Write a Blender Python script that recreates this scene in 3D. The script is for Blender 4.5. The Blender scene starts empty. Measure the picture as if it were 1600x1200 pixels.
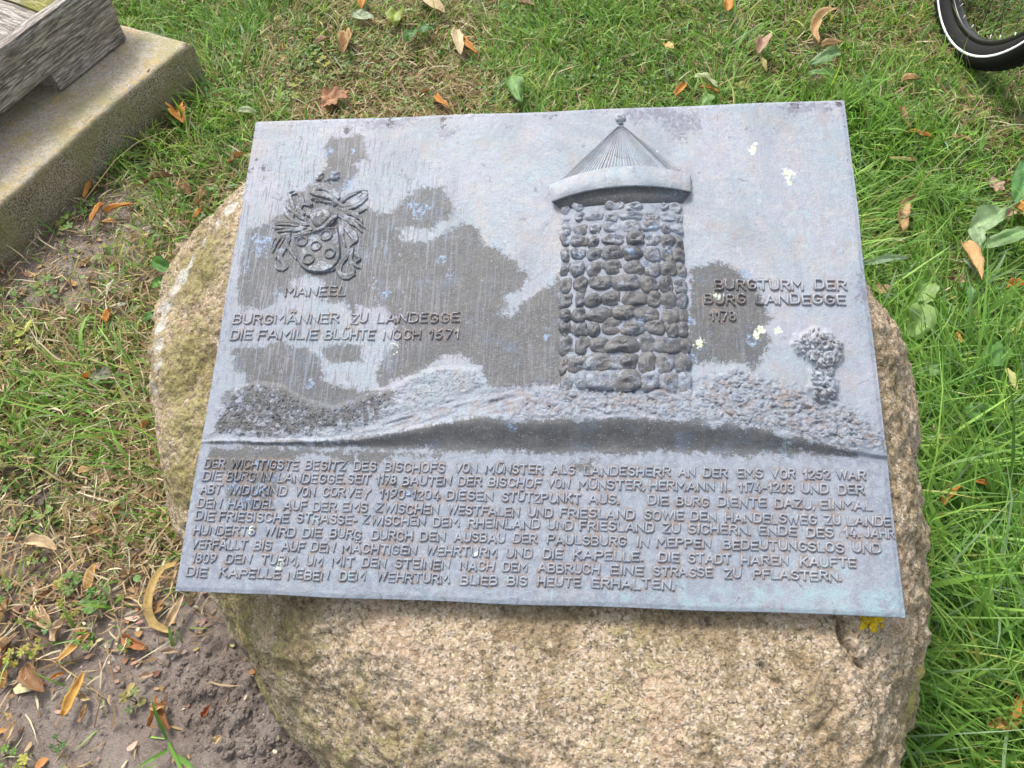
import bpy, math, random
import numpy as np
from mathutils import Vector, Matrix

random.seed(7)
RNG = np.random.default_rng(7)
SC = bpy.context.scene
COL = SC.collection

# ------------------------------------------------------------------ camera, light, exposure
PITCH = math.radians(57)
CAMH = 1.38
FPX = 1200.0
cam_data = bpy.data.cameras.new("camera")
cam = bpy.data.objects.new("camera", cam_data)
COL.objects.link(cam)
cam.location = (0, 0, CAMH)
cam.rotation_euler = (math.pi / 2 - PITCH, 0, 0)
cam_data.sensor_width = 36
cam_data.lens = 36 * FPX / 1600
cam_data.clip_start = 0.02
cam_data.clip_end = 500
SC.camera = cam

SUN_EL = math.radians(52)
SUN_AZ = math.radians(-32)          # compass angle of the sun from +y, negative = to the left
world = bpy.data.worlds.new("World")
SC.world = world
world.use_nodes = True
wn = world.node_tree
bg = wn.nodes["Background"]
sky = wn.nodes.new("ShaderNodeTexSky")
sky.sky_type = 'NISHITA'
sky.sun_disc = False
sky.sun_elevation = SUN_EL
sky.sun_rotation = SUN_AZ
sky.air_density = 1.0
sky.dust_density = 4.0
sky.ozone_density = 0.6
hs = wn.nodes.new("ShaderNodeHueSaturation")      # thin cloud: the sky is nearly white
hs.inputs['Saturation'].default_value = 0.38
wn.links.new(sky.outputs[0], hs.inputs['Color'])
wn.links.new(hs.outputs[0], bg.inputs[0])
bg.inputs[1].default_value = 0.15
sd_ = bpy.data.lights.new("sun", 'SUN')
sd_.energy = 1.9
sd_.angle = math.radians(14)
sd_.color = (1.0, 0.94, 0.85)
sun = bpy.data.objects.new("sun", sd_)
COL.objects.link(sun)
sv = Vector((math.sin(SUN_AZ) * math.cos(SUN_EL), math.cos(SUN_AZ) * math.cos(SUN_EL), math.sin(SUN_EL)))
sun.rotation_euler = sv.to_track_quat('Z', 'Y').to_euler()
SC.view_settings.view_transform = 'Standard'
SC.view_settings.look = 'None'
SC.view_settings.gamma = 1.0
SC.view_settings.use_curve_mapping = False
SC.view_settings.exposure = 0.85

# ------------------------------------------------------------------ geometry of the place
fw = np.array([0, math.cos(PITCH), -math.sin(PITCH)])
up = np.array([0, math.sin(PITCH), math.cos(PITCH)])
rt = np.array([1.0, 0, 0])
CC = np.array([0, 0, CAMH])


def proj(P):
    d = np.asarray(P, float) - CC
    z = d @ fw
    return np.stack([800 + FPX * (d @ rt) / z, 600 - FPX * (d @ up) / z], -1)


def ray(px, py):
    return fw * FPX + rt * (px - 800) + up * (600 - py)


def atz(px, py, z=0.0):
    """the point of the place at height z seen at photograph pixel (px, py)"""
    d = ray(px, py)
    return CC + d * (z - CAMH) / d[2]


# the plaque: lower-left corner, edges along its width and height (metres)
PO = np.array([-0.43639, 0.31679, 0.39865])
PX = np.array([0.894157, -0.057542, 0.084687])
PY = np.array([0.027934, 0.700866, 0.181139])
PW, PH = float(np.linalg.norm(PX)), float(np.linalg.norm(PY))
ux, uy = PX / PW, PY / PH
uz = np.cross(ux, uy)


def pq(px, py):
    """plaque coordinates (m) of photograph pixel"""
    d = ray(px, py)
    t = ((PO - CC) @ uz) / (d @ uz)
    q = CC + d * t - PO
    return np.array([q @ ux, q @ uy])


def pqh(px, py, h):
    """plaque coordinates of a pixel whose surface stands h above the plate"""
    d = ray(px, py); t = ((PO + uz * h - CC) @ uz) / (d @ uz)
    q = CC + d * t - PO - uz * h
    return np.array([q @ ux, q @ uy])


def pql(pts):
    return np.array([pq(*p) for p in pts])


# ------------------------------------------------------------------ helpers
def _hash(ix, iy, iz, s):
    h = (ix.astype(np.int64) * 374761393 + iy.astype(np.int64) * 668265263 + iz.astype(np.int64) * 2147483647 + s * 1274126177) & 0xFFFFFFFF
    h = ((h ^ (h >> 13)) * 1103515245) & 0xFFFFFFFF
    h = ((h ^ (h >> 16)) * 2654435761) & 0xFFFFFFFF
    h = h ^ (h >> 15)
    return (h & 0xFFFFFF) / float(0xFFFFFF) * 2 - 1


def vn(x, y, z=0.0, s=0):
    x = np.asarray(x, float); y = np.asarray(y, float)
    z = np.broadcast_to(np.asarray(z, float), x.shape)
    xi, yi, zi = np.floor(x), np.floor(y), np.floor(z)
    fx, fy, fz = x - xi, y - yi, z - zi
    fx = fx * fx * fx * (fx * (fx * 6 - 15) + 10); fy = fy * fy * fy * (fy * (fy * 6 - 15) + 10); fz = fz * fz * fz * (fz * (fz * 6 - 15) + 10)
    flat = bool(np.all(zi == 0) and np.all(z == 0))
    r = 0
    for dz in ((0,) if flat else (0, 1)):
        wz = 1 if flat else (fz if dz else 1 - fz)
        for dy in (0, 1):
            wy = fy if dy else 1 - fy
            for dx in (0, 1):
                wx = fx if dx else 1 - fx
                r = r + wx * wy * wz * _hash(xi + dx, yi + dy, zi + dz, s)
    return r


def fbm(x, y, z=0.0, s=0, o=4, g=0.5):
    r = 0; a = 1.0; f = 1.0; t = 0
    for k in range(o):
        r = r + a * vn(np.asarray(x) * f, np.asarray(y) * f, np.asarray(z) * f, s + k * 17)
        t += a; a *= g; f *= 2.03
    return r / t


def sst(a, b, x):
    t = np.clip((x - a) / (b - a), 0, 1)
    return t * t * (3 - 2 * t)


def sdf(x, y, poly):
    """signed distance to a closed polygon, negative inside"""
    d = np.full(x.shape, 1e9); ins = np.zeros(x.shape, bool)
    n = len(poly)
    for i in range(n):
        ax, ay = poly[i]; bx, by = poly[(i + 1) % n]
        ex, ey = bx - ax, by - ay
        t = np.clip(((x - ax) * ex + (y - ay) * ey) / (ex * ex + ey * ey + 1e-12), 0, 1)
        d = np.minimum(d, (x - ax - t * ex) ** 2 + (y - ay - t * ey) ** 2)
        if abs(ey) > 1e-12:
            c = ((ay > y) != (by > y)) & (x < ex * (y - ay) / ey + ax)
            ins ^= c
    d = np.sqrt(d)
    return np.where(ins, -d, d)


def mesh_np(name, V, quads=None, tris=None, mat=None, parent=None, smooth=True, attrs=None, loc=None):
    V = np.asarray(V, np.float32).reshape(-1, 3)
    parts = []; starts = []; tot = []; k = 0
    if quads is not None and len(quads):
        q = np.asarray(quads, np.int32).reshape(-1, 4)
        parts.append(q.ravel()); starts.append(k + np.arange(len(q)) * 4); k += len(q) * 4; tot.append(np.full(len(q), 4))
    if tris is not None and len(tris):
        q = np.asarray(tris, np.int32).reshape(-1, 3)
        parts.append(q.ravel()); starts.append(k + np.arange(len(q)) * 3); k += len(q) * 3; tot.append(np.full(len(q), 3))
    me = bpy.data.meshes.new(name)
    me.vertices.add(len(V)); me.vertices.foreach_set("co", V.ravel())
    L = np.concatenate(parts); S = np.concatenate(starts).astype(np.int32)
    me.loops.add(len(L)); me.loops.foreach_set("vertex_index", L.astype(np.int32))
    me.polygons.add(len(S)); me.polygons.foreach_set("loop_start", S)
    me.polygons.foreach_set("loop_total", np.concatenate(tot).astype(np.int32))
    me.update(calc_edges=True)
    if smooth:
        me.polygons.foreach_set("use_smooth", np.ones(len(S), bool))
    if attrs:
        for an, arr in attrs.items():
            arr = np.asarray(arr, np.float32)
            at = me.attributes.new(an, 'FLOAT_COLOR', 'POINT')
            at.data.foreach_set("color", arr.ravel())
    if mat: me.materials.append(mat)
    return link(name, me, parent, loc)


def link(name, me, parent=None, loc=None):
    o = bpy.data.objects.new(name, me)
    COL.objects.link(o)
    if parent is not None: o.parent = parent
    if loc is not None: o.location = loc
    return o


def grid_quads(nx, ny, off=0):
    i = np.arange(nx - 1)[None, :] + np.arange(ny - 1)[:, None] * nx + off
    return np.stack([i, i + 1, i + 1 + nx, i + nx], -1).reshape(-1, 4)


def empty(name, loc=(0, 0, 0), rz=0.0):
    o = bpy.data.objects.new(name, None)
    COL.objects.link(o); o.location = loc; o.rotation_euler = (0, 0, rz)
    o.empty_display_size = 0.05
    return o


def tag(o, label=None, cat=None, group=None, kind=None):
    if label: o['label'] = label
    if cat: o['category'] = cat
    if group: o['group'] = group
    if kind: o['kind'] = kind
    return o


def tube_arrays(P, R, ns=8, squash=None, cap=True):
    """swept tube along P with radii R -> V, quads, tris"""
    P = np.asarray(P, float); R = np.broadcast_to(np.asarray(R, float), (len(P),))
    T = np.gradient(P, axis=0); T /= np.linalg.norm(T, axis=1)[:, None] + 1e-12
    ref = np.array([0, 0, 1.0])
    if abs(T[:, 2]).mean() > 0.8: ref = np.array([0, 1.0, 0])
    N = np.cross(T, ref); N /= np.linalg.norm(N, axis=1)[:, None] + 1e-12
    B = np.cross(N, T)
    a = np.linspace(0, 2 * np.pi, ns, endpoint=False)
    sq = 1.0 if squash is None else squash
    V = P[:, None] + R[:, None, None] * (np.cos(a)[None, :, None] * N[:, None] + sq * np.sin(a)[None, :, None] * B[:, None])
    n = len(P); q = []
    for i in range(n - 1):
        for j in range(ns):
            q.append((i * ns + j, i * ns + (j + 1) % ns, (i + 1) * ns + (j + 1) % ns, (i + 1) * ns + j))
    V = V.reshape(-1, 3); t = []
    if cap:
        V = np.vstack([V, P[0] - T[0] * R[0] * 0.4, P[-1] + T[-1] * R[-1] * 0.4]); a0, a1 = len(V) - 2, len(V) - 1
        for j in range(ns):
            t.append((a0, (j + 1) % ns, j)); t.append((a1, (n - 1) * ns + j, (n - 1) * ns + (j + 1) % ns))
    return V, np.array(q), np.array(t).reshape(-1, 3)


class Acc:
    def __init__(s): s.V = []; s.Q = []; s.T = []; s.C = []; s.n = 0
    def add(s, V, Q=None, T=None, C=None):
        V = np.asarray(V, float).reshape(-1, 3)
        s.V.append(V)
        if Q is not None and len(Q): s.Q.append(np.asarray(Q).reshape(-1, 4) + s.n)
        if T is not None and len(T): s.T.append(np.asarray(T).reshape(-1, 3) + s.n)
        if C is not None: s.C.append(np.broadcast_to(np.asarray(C, float), (len(V), 4)))
        s.n += len(V)
    def arr(s):
        return np.vstack(s.V), (np.vstack(s.Q) if s.Q else None), (np.vstack(s.T) if s.T else None)
    def build(s, name, mat, parent=None, smooth=True, attrs=None, loc=None):
        V, Q, T = s.arr()
        if s.C and attrs is None: attrs = {'col': np.vstack(s.C)}
        return mesh_np(name, V, Q, T, mat, parent, smooth, attrs, loc)


# ------------------------------------------------------------------ materials
class NT:
    def __init__(s, name):
        s.m = bpy.data.materials.new(name); s.m.use_nodes = True
        s.t = s.m.node_tree; s.b = s.t.nodes["Principled BSDF"]; s.out = s.t.nodes["Material Output"]
        s._tc = None
    def n(s, ty, **kw):
        x = s.t.nodes.new(ty)
        for k, v in kw.items(): setattr(x, k, v)
        return x
    def L(s, a, b): s.t.links.new(a, b)
    def obj(s):
        if s._tc is None: s._tc = s.n("ShaderNodeTexCoord")
        return s._tc.outputs['Object']
    def mapping(s, scale=(1, 1, 1), rot=(0, 0, 0), src=None):
        m = s.n("ShaderNodeMapping"); m.inputs['Scale'].default_value = scale; m.inputs['Rotation'].default_value = rot
        s.L(src or s.obj(), m.inputs[0]); return m.outputs[0]
    def noise(s, scale, detail=4, rough=0.55, src=None, dist=0.0, col=False):
        x = s.n("ShaderNodeTexNoise"); x.inputs['Scale'].default_value = scale; x.inputs['Detail'].default_value = detail
        x.inputs['Roughness'].default_value = rough; x.inputs['Distortion'].default_value = dist
        s.L(src or s.obj(), x.inputs['Vector']); return x.outputs['Color' if col else 'Fac']
    def vor(s, scale, src=None, feature='F1', out='Distance'):
        x = s.n("ShaderNodeTexVoronoi"); x.feature = feature; x.inputs['Scale'].default_value = scale
        s.L(src or s.obj(), x.inputs['Vector']); return x.outputs[out]
    def ramp(s, fac, stops, interp='LINEAR'):
        x = s.n("ShaderNodeValToRGB"); x.color_ramp.interpolation = interp
        e = x.color_ramp.elements
        while len(e) < len(stops): e.new(0.5)
        for i, (p, c) in enumerate(stops):
            e[i].position = p
            e[i].color = (c, c, c, 1) if isinstance(c, (int, float)) else (*c, 1)
        s.L(fac, x.inputs[0]); return x.outputs[0]
    def mix(s, fac, a, b, mode='MIX'):
        x = s.n("ShaderNodeMix", data_type='RGBA', blend_type=mode)
        for sock, v in ((x.inputs[0], fac), (x.inputs[6], a), (x.inputs[7], b)):
            if isinstance(v, (int, float)): sock.default_value = v if sock is x.inputs[0] or sock.type == 'VALUE' else (v, v, v, 1)
            elif isinstance(v, tuple): sock.default_value = (*v, 1)
            else: s.L(v, sock)
        return x.outputs[2]
    def math(s, op, a, b=None, c=None, clamp=False):
        x = s.n("ShaderNodeMath", operation=op); x.use_clamp = clamp
        for i, v in enumerate((a, b, c)):
            if v is None: continue
            if isinstance(v, (int, float)): x.inputs[i].default_value = v
            else: s.L(v, x.inputs[i])
        return x.outputs[0]
    def smooth(s, v, a, b):
        x = s.n("ShaderNodeMapRange", interpolation_type='SMOOTHSTEP'); x.inputs[1].default_value = a; x.inputs[2].default_value = b
        s.L(v, x.inputs[0]); return x.outputs[0]
    def attr(s, name):
        x = s.n("ShaderNodeAttribute", attribute_name=name); sp = s.n("ShaderNodeSeparateColor"); s.L(x.outputs['Color'], sp.inputs[0])
        return x.outputs['Color'], sp.outputs[0], sp.outputs[1], sp.outputs[2], x.outputs['Alpha']
    def bump(s, h, dist, strength=1.0, prev=None):
        x = s.n("ShaderNodeBump"); x.inputs['Distance'].default_value = dist; x.inputs['Strength'].default_value = strength
        s.L(h, x.inputs['Height'])
        if prev is not None: s.L(prev, x.inputs['Normal'])
        return x.outputs[0]
    def fin(s, col=None, rough=None, nrm=None, metal=None, spec=None):
        for nm, v in (('Base Color', col), ('Roughness', rough), ('Normal', nrm), ('Metallic', metal), ('Specular IOR Level', spec)):
            if v is None: continue
            if isinstance(v, (int, float)): s.b.inputs[nm].default_value = v
            elif isinstance(v, tuple): s.b.inputs[nm].default_value = (*v, 1)
            else: s.L(v, s.b.inputs[nm])
        return s.m


def mat_bronze():
    n = NT("patinated_bronze")
    _, dark, streak, blue, lime = n.attr('pata')
    _, rust, cyan, slate, relief = n.attr('patb')
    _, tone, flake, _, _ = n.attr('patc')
    vert = n.mapping((260, 11, 260))
    s1 = n.noise(1.0, 3, 0.6, src=vert)
    s2 = n.noise(1.0, 2, 0.5, src=n.mapping((1000, 40, 1000)))
    nA = n.noise(9, 5, 0.6, dist=0.4); nB = n.noise(38, 6, 0.65); nC = n.noise(160, 4, 0.65); nD = n.noise(600, 3, 0.6)
    pale = n.mix(n.smooth(nA, .35, .65), (.285, .295, .36), (.24, .30, .35))
    pale = n.mix(n.smooth(nB, .45, .75), pale, (.335, .335, .34))
    pale = n.mix(n.math('MULTIPLY', n.smooth(nC, .52, .72), .45), pale, (.19, .19, .235))
    pale = n.mix(n.math('MULTIPLY', n.smooth(nD, .50, .64), .45), pale, (.44, .45, .48))
    g2 = n.noise(85, 6, .8, dist=.6)
    pale = n.mix(n.math('MULTIPLY', n.smooth(g2, .50, .62), .38), pale, (.20, .21, .26))
    pale = n.mix(n.math('MULTIPLY', n.smooth(g2, .46, .36), .40), pale, (.42, .43, .47))
    g3 = n.noise(28, 6, .75, dist=1.4)
    pale = n.mix(n.math('MULTIPLY', n.smooth(g3, .53, .60), .35), pale, (.24, .33, .40))
    warm = n.noise(14, 4, 0.6, src=n.mapping((1.7, 1, 1), (0, 0, 1.1)))
    pale = n.mix(n.math('MULTIPLY', n.smooth(warm, .5, .72), .45), pale, (.35, .31, .285))
    cl = n.noise(6, 7, .7, src=n.mapping((1, .55, 1)), dist=1.0)
    pale = n.mix(n.math('MULTIPLY', n.smooth(cl, .48, .62), .55), pale, n.mix(n.smooth(g2, .44, .58), (.15, .175, .225), (.24, .27, .31)))
    pale = n.mix(n.math('MULTIPLY', n.smooth(n.noise(11, 7, .75, dist=.8), .54, .64), .4), pale, (.27, .235, .215))
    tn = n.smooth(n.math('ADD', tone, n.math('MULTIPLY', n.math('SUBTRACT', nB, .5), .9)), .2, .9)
    pale = n.mix(n.math('MULTIPLY', tn, .8), pale, n.mix(n.smooth(g2, .42, .60), (.165, .19, .245), (.26, .29, .345)))  # tone mixes painted sky reflection with hill and tower colour
    dk = n.mix(n.smooth(nB, .35, .7), (.078, .080, .086), (.112, .114, .116))
    dk = n.mix(n.math('MULTIPLY', n.smooth(nC, .52, .72), .5), dk, (.16, .165, .165))
    dk = n.mix(n.math('MULTIPLY', n.smooth(nD, .54, .66), .45), dk, (.075, .07, .065))
    dk = n.mix(n.math('MULTIPLY', n.smooth(n.noise(22, 6, .75), .54, .64), .45), dk, (.11, .145, .21))
    # edge of the dark areas eaten by noise
    dv = n.math('ADD', dark, n.math('MULTIPLY', n.math('SUBTRACT', nB, .5), 1.5))
    dv = n.math('ADD', dv, n.math('MULTIPLY', n.math('SUBTRACT', nC, .5), 1.5))
    dv = n.math('ADD', dv, n.math('MULTIPLY', n.math('SUBTRACT', nD, .5), .9))
    dv = n.math('ADD', dv, n.math('MULTIPLY', n.math('MULTIPLY', n.math('SUBTRACT', nA, .55), 1.6), streak))
    dv = n.math('ADD', dv, n.math('MULTIPLY', n.math('MULTIPLY', n.math('SUBTRACT', s1, .5), .9), streak))
    df = n.smooth(dv, .34, .66)
    # fine vertical hatching worn bright over the dark areas, dark over the pale ones
    sf = n.math('MULTIPLY', n.smooth(s1, .555, .59), streak)
    sf2 = n.math('MULTIPLY', n.smooth(s2, .56, .62), streak)
    col = n.mix(df, pale, dk)
    hl = n.mix(n.smooth(nA, .4, .6), (.29, .30, .36), (.24, .31, .42))
    col = n.mix(n.math('MULTIPLY', n.math('MAXIMUM', n.math('MULTIPLY', sf, .55), n.math('MULTIPLY', sf2, .4)), df), col, hl)
    s3 = n.noise(1.0, 3, 0.6, src=n.mapping((420, 26, 420)))
    sd = n.math('MULTIPLY', n.math('MULTIPLY', n.smooth(s3, .56, .60), streak), n.math('SUBTRACT', 1.0, df))
    col = n.mix(n.math('MULTIPLY', sd, .8), col, (.11, .10, .13))
    # slate grey wear
    sl = n.smooth(n.math('ADD', slate, n.math('ADD', n.math('MULTIPLY', n.math('SUBTRACT', nC, .5), 2.2), n.math('MULTIPLY', n.math('SUBTRACT', nB, .5), 1.6))), .40, .75)
    col = n.mix(n.math('MULTIPLY', sl, .85), col, n.mix(n.smooth(g2, .42, .58), (.13, .135, .185), (.22, .23, .29)))
    bl = n.smooth(n.math('ADD', blue, n.math('ADD', n.math('MULTIPLY', n.math('SUBTRACT', nB, .5), 2.0), n.math('MULTIPLY', n.math('SUBTRACT', nC, .5), 2.0))), .45, .95)
    bcol = n.mix(n.smooth(nC, .42, .62), (.075, .12, .25), (.26, .37, .52))
    col = n.mix(n.math('MULTIPLY', n.math('MULTIPLY', bl, n.smooth(nC, .36, .56)), .75), col, bcol)
    cy = n.smooth(n.math('ADD', cyan, n.math('MULTIPLY', n.math('SUBTRACT', n.noise(55, 6, .75), .5), 2.4)), .45, .85)
    col = n.mix(n.math('MULTIPLY', cy, .6), col, (.25, .38, .42))
    ru = n.smooth(n.math('ADD', rust, n.math('MULTIPLY', n.math('SUBTRACT', n.noise(75, 5, .7), .5), 1.6)), .5, .85)
    col = n.mix(n.math('MULTIPLY', ru, .7), col, n.mix(nC, (.145, .105, .085), (.29, .225, .185)))
    # dark flecks scattered over the field
    fl = n.noise(45, 6, .75, dist=1.0)
    col = n.mix(n.math('MULTIPLY', n.smooth(fl, .61, .66), .65), col, (.12, .12, .16))
    wf = n.noise(520, 2, .5)
    col = n.mix(n.math('MULTIPLY', n.smooth(wf, .665, .70), .6), col, (.45, .47, .48))
    lm = n.smooth(n.math('ADD', lime, n.math('MULTIPLY', n.math('SUBTRACT', nC, .5), 2.4)), .55, .85)
    col = n.mix(lm, col, n.mix(n.smooth(nC, .42, .58), (.50, .57, .30), (.50, .55, .52)))
    h1 = n.math('MULTIPLY', n.math('ADD', s1, n.math('MULTIPLY', s2, .6)), streak)
    fk = n.smooth(n.math('ADD', flake, n.math('MULTIPLY', n.math('SUBTRACT', n.noise(70, 6, .8), .5), 2.4)), .62, .70)
    col = n.mix(n.math('MULTIPLY', fk, .85), col, (.045, .042, .055))
    b1 = n.bump(h1, .0011, .9)
    b2 = n.bump(n.math('ADD', n.math('ADD', nC, n.math('MULTIPLY', g2, .8)), n.math('MULTIPLY', nD, .5)), .0016, .55, b1)
    rel = n.noise(130, 4, .7, dist=1.2)
    b3 = n.bump(n.math('MULTIPLY', rel, relief), .003, .8, b2)
    rough = n.mix(df, .50, .46)
    return n.fin(col, rough, b3, 0.0, 0.33)


def mat_boulder():
    n = NT("granite")
    _, moss, white, mud, yel = n.attr('mask')
    a = n.noise(5, 5, .6, dist=.5); b = n.noise(24, 5, .65); c = n.noise(95, 4, .7); d = n.noise(300, 3, .7)
    v = n.vor(150, out='Color'); vs = n.n("ShaderNodeSeparateColor"); n.L(v, vs.inputs[0])
    v2 = n.vor(330, out='Color'); vs2 = n.n("ShaderNodeSeparateColor"); n.L(v2, vs2.inputs[0])
    col = n.mix(n.smooth(a, .38, .62), (.39, .305, .18), (.46, .355, .235))
    col = n.mix(n.smooth(b, .42, .68), col, (.54, .425, .285))
    col = n.mix(n.math('MULTIPLY', n.smooth(b, .48, .34), .35), col, (.20, .165, .11))
    col = n.mix(n.math('MULTIPLY', n.smooth(vs.outputs[0], .66, .70), .6), col, (.58, .44, .33))
    col = n.mix(n.math('MULTIPLY', n.smooth(vs.outputs[1], .83, .87), .5), col, (.16, .13, .09))
    col = n.mix(n.math('MULTIPLY', n.smooth(vs2.outputs[0], .72, .76), .6), col, (.72, .63, .52))
    col = n.mix(n.math('MULTIPLY', n.smooth(vs2.outputs[1], .84, .88), .6), col, (.09, .075, .05))
    col = n.mix(n.math('MULTIPLY', n.smooth(d, .58, .72), .5), col, (.50, .43, .30))
    big = n.noise(7, 4, .6, src=n.mapping((1.6, .7, 1), (0, 0, .5)), dist=.8)
    col = n.mix(n.math('MULTIPLY', n.smooth(big, .50, .58), .62), col, n.mix(n.smooth(c, .4, .6), (.14, .105, .05), (.34, .25, .13)))
    col = n.mix(n.math('MULTIPLY', n.smooth(big, .45, .37), .5), col, n.mix(n.smooth(c, .42, .6), (.44, .28, .17), (.68, .53, .40)))
    col = n.mix(n.math('MULTIPLY', n.smooth(c, .60, .68), .7), col, (.60, .52, .42))
    col = n.mix(n.math('MULTIPLY', n.smooth(c, .40, .33), .7), col, (.07, .055, .035))
    mf = n.smooth(n.math('ADD', moss, n.math('ADD', n.math('MULTIPLY', n.math('SUBTRACT', b, .5), 1.2), n.math('MULTIPLY', n.math('SUBTRACT', c, .5), 1.3))), .35, .8)
    mcol = n.mix(n.smooth(c, .4, .65), (.17, .15, .04), (.36, .33, .13))
    col = n.mix(n.math('MULTIPLY', mf, .82), col, mcol)
    wfc = n.smooth(n.math('ADD', white, n.math('MULTIPLY', n.math('SUBTRACT', b, .5), 1.5)), .45, .6)
    col = n.mix(n.math('MULTIPLY', wfc, .8), col, n.mix(c, (.52, .50, .45), (.72, .70, .66)))
    yf = n.smooth(n.math('ADD', yel, n.math('MULTIPLY', n.math('SUBTRACT', c, .5), 1.0)), .45, .7)
    col = n.mix(n.math('MULTIPLY', yf, .75), col, (.46, .42, .10))
    muf = n.smooth(n.math('ADD', mud, n.math('MULTIPLY', n.math('SUBTRACT', c, .5), .8)), .45, .6)
    col = n.mix(n.math('MULTIPLY', muf, .85), col, (.16, .13, .115))
    cr = n.vor(120, out='Distance'); b1 = n.bump(b, .006, .5); b2 = n.bump(n.math('ADD', c, n.math('MULTIPLY', cr, -.5)), .0085, 1.0, b1); b3 = n.bump(n.math('ADD', d, vs.outputs[0]), .0028, 1.0, b2)
    return n.fin(col, .85, b3, 0, .3)


def mat_ground():
    n = NT("soil_and_thatch")
    _, soil, wet, far, _ = n.attr('mask')
    a = n.noise(7, 5, .6); b = n.noise(45, 6, .7); c = n.noise(220, 4, .7)
    s = n.mix(n.smooth(a, .35, .65), (.31, .25, .215), (.41, .345, .305))
    s = n.mix(n.math('MULTIPLY', n.smooth(b, .45, .65), .6), s, (.20, .16, .135))
    s = n.mix(n.math('MULTIPLY', n.smooth(c, .58, .72), .6), s, (.46, .40, .36))
    t = n.mix(n.smooth(b, .35, .65), (.085, .065, .035), (.20, .155, .08))
    t = n.mix(n.math('MULTIPLY', n.smooth(c, .5, .7), .6), t, (.12, .13, .04))
    t = n.mix(n.math('MULTIPLY', far, .75), t, n.mix(n.smooth(b, .4, .62), (.045, .10, .02), (.17, .24, .06)))
    col = n.mix(soil, t, s)
    col = n.mix(n.math('MULTIPLY', wet, .6), col, n.mix(n.smooth(b, .4, .6), (.10, .065, .05), (.22, .155, .12)))
    e = n.noise(520, 4, .8); col = n.mix(n.math('MULTIPLY', n.smooth(e, .54, .60), .35), col, (.42, .37, .33)); col = n.mix(n.math('MULTIPLY', n.smooth(e, .46, .40), .5), col, (.09, .065, .055))
    b1 = n.bump(b, .012, .9); b2 = n.bump(c, .006, 1.0, b1); b3 = n.bump(e, .0022, 1.0, b2)
    return n.fin(col, .92, b3, 0, .2)


def mat_vcol(name, rough=.6, trans=0.0, bumps=None, spec=.35):
    n = NT(name)
    c = n.attr('col')[0]
    c = n.mix(n.math('MULTIPLY', n.noise(60, 3, .6), .35), c, (.9, .9, .8), 'MULTIPLY') if bumps is None else n.mix(n.math('MULTIPLY', n.smooth(n.noise(bumps, 4, .65), .4, .7), .45), c, n.mix(1.0, c, (.55, .5, .42), 'MULTIPLY'))
    nr = None
    if bumps: nr = n.bump(n.noise(bumps * 1.6, 3, .6), .0015, .6)
    n.fin(c, rough, nr, 0, spec)
    if trans:
        tr = n.n("ShaderNodeBsdfTranslucent"); n.L(n.mix(1.0, c, (1.0, 1.0, .55), 'MULTIPLY'), tr.inputs[0])
        mx = n.n("ShaderNodeMixShader"); mx.inputs[0].default_value = trans
        n.L(n.b.outputs[0], mx.inputs[1]); n.L(tr.outputs[0], mx.inputs[2]); n.L(mx.outputs[0], n.out.inputs[0])
    return n.m


def mat_concrete():
    n = NT("lichened_concrete")
    _, top, _, _, _ = n.attr('mask')
    a = n.noise(9, 5, .6); b = n.noise(60, 5, .7); c = n.noise(260, 3, .7)
    col = n.mix(n.smooth(a, .35, .65), (.33, .29, .21), (.43, .38, .29))
    col = n.mix(n.math('MULTIPLY', n.smooth(c, .46, .58), .85), col, (.085, .075, .05))
    col = n.mix(n.math('MULTIPLY', n.smooth(c, .50, .36), .6), col, (.52, .48, .40))
    v = n.vor(170, out='Distance')
    col = n.mix(n.math('MULTIPLY', n.smooth(v, .16, .08), .7), col, (.66, .60, .52))
    pt = n.mix(n.smooth(b, .4, .65), (.42, .375, .30), (.53, .485, .415))
    pt = n.mix(n.math('MULTIPLY', n.smooth(c, .55, .7), .5), pt, (.24, .21, .16))
    pt = n.mix(n.math('MULTIPLY', n.smooth(v, .15, .08), .6), pt, (.72, .67, .6))
    pt = n.mix(n.math('MULTIPLY', n.smooth(n.noise(210, 4, .8), .545, .57), .75), pt, (.68, .63, .56))
    pt = n.mix(n.math('MULTIPLY', n.smooth(n.noise(150, 5, .8), .455, .42), .7), pt, (.17, .145, .10))
    col = n.mix(n.math('MULTIPLY', top, .85), col, pt)
    li = n.math('MULTIPLY', n.smooth(n.math('ADD', n.noise(10, 8, .8), n.math('MULTIPLY', n.math('SUBTRACT', n.noise(120, 6, .85), .5), 1.6)), .545, .60), top)
    col = n.mix(n.math('MULTIPLY', li, .62), col, n.mix(c, (.44, .26, .05), (.60, .43, .14)))
    gr = n.math('MULTIPLY', n.smooth(n.noise(7, 6, .75), .46, .60), .5)
    col = n.mix(gr, col, (.27, .26, .10))
    b1 = n.bump(b, .004, .7); b2 = n.bump(c, .0025, 1.0, b1)
    return n.fin(col, .9, b2, 0, .25)


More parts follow.
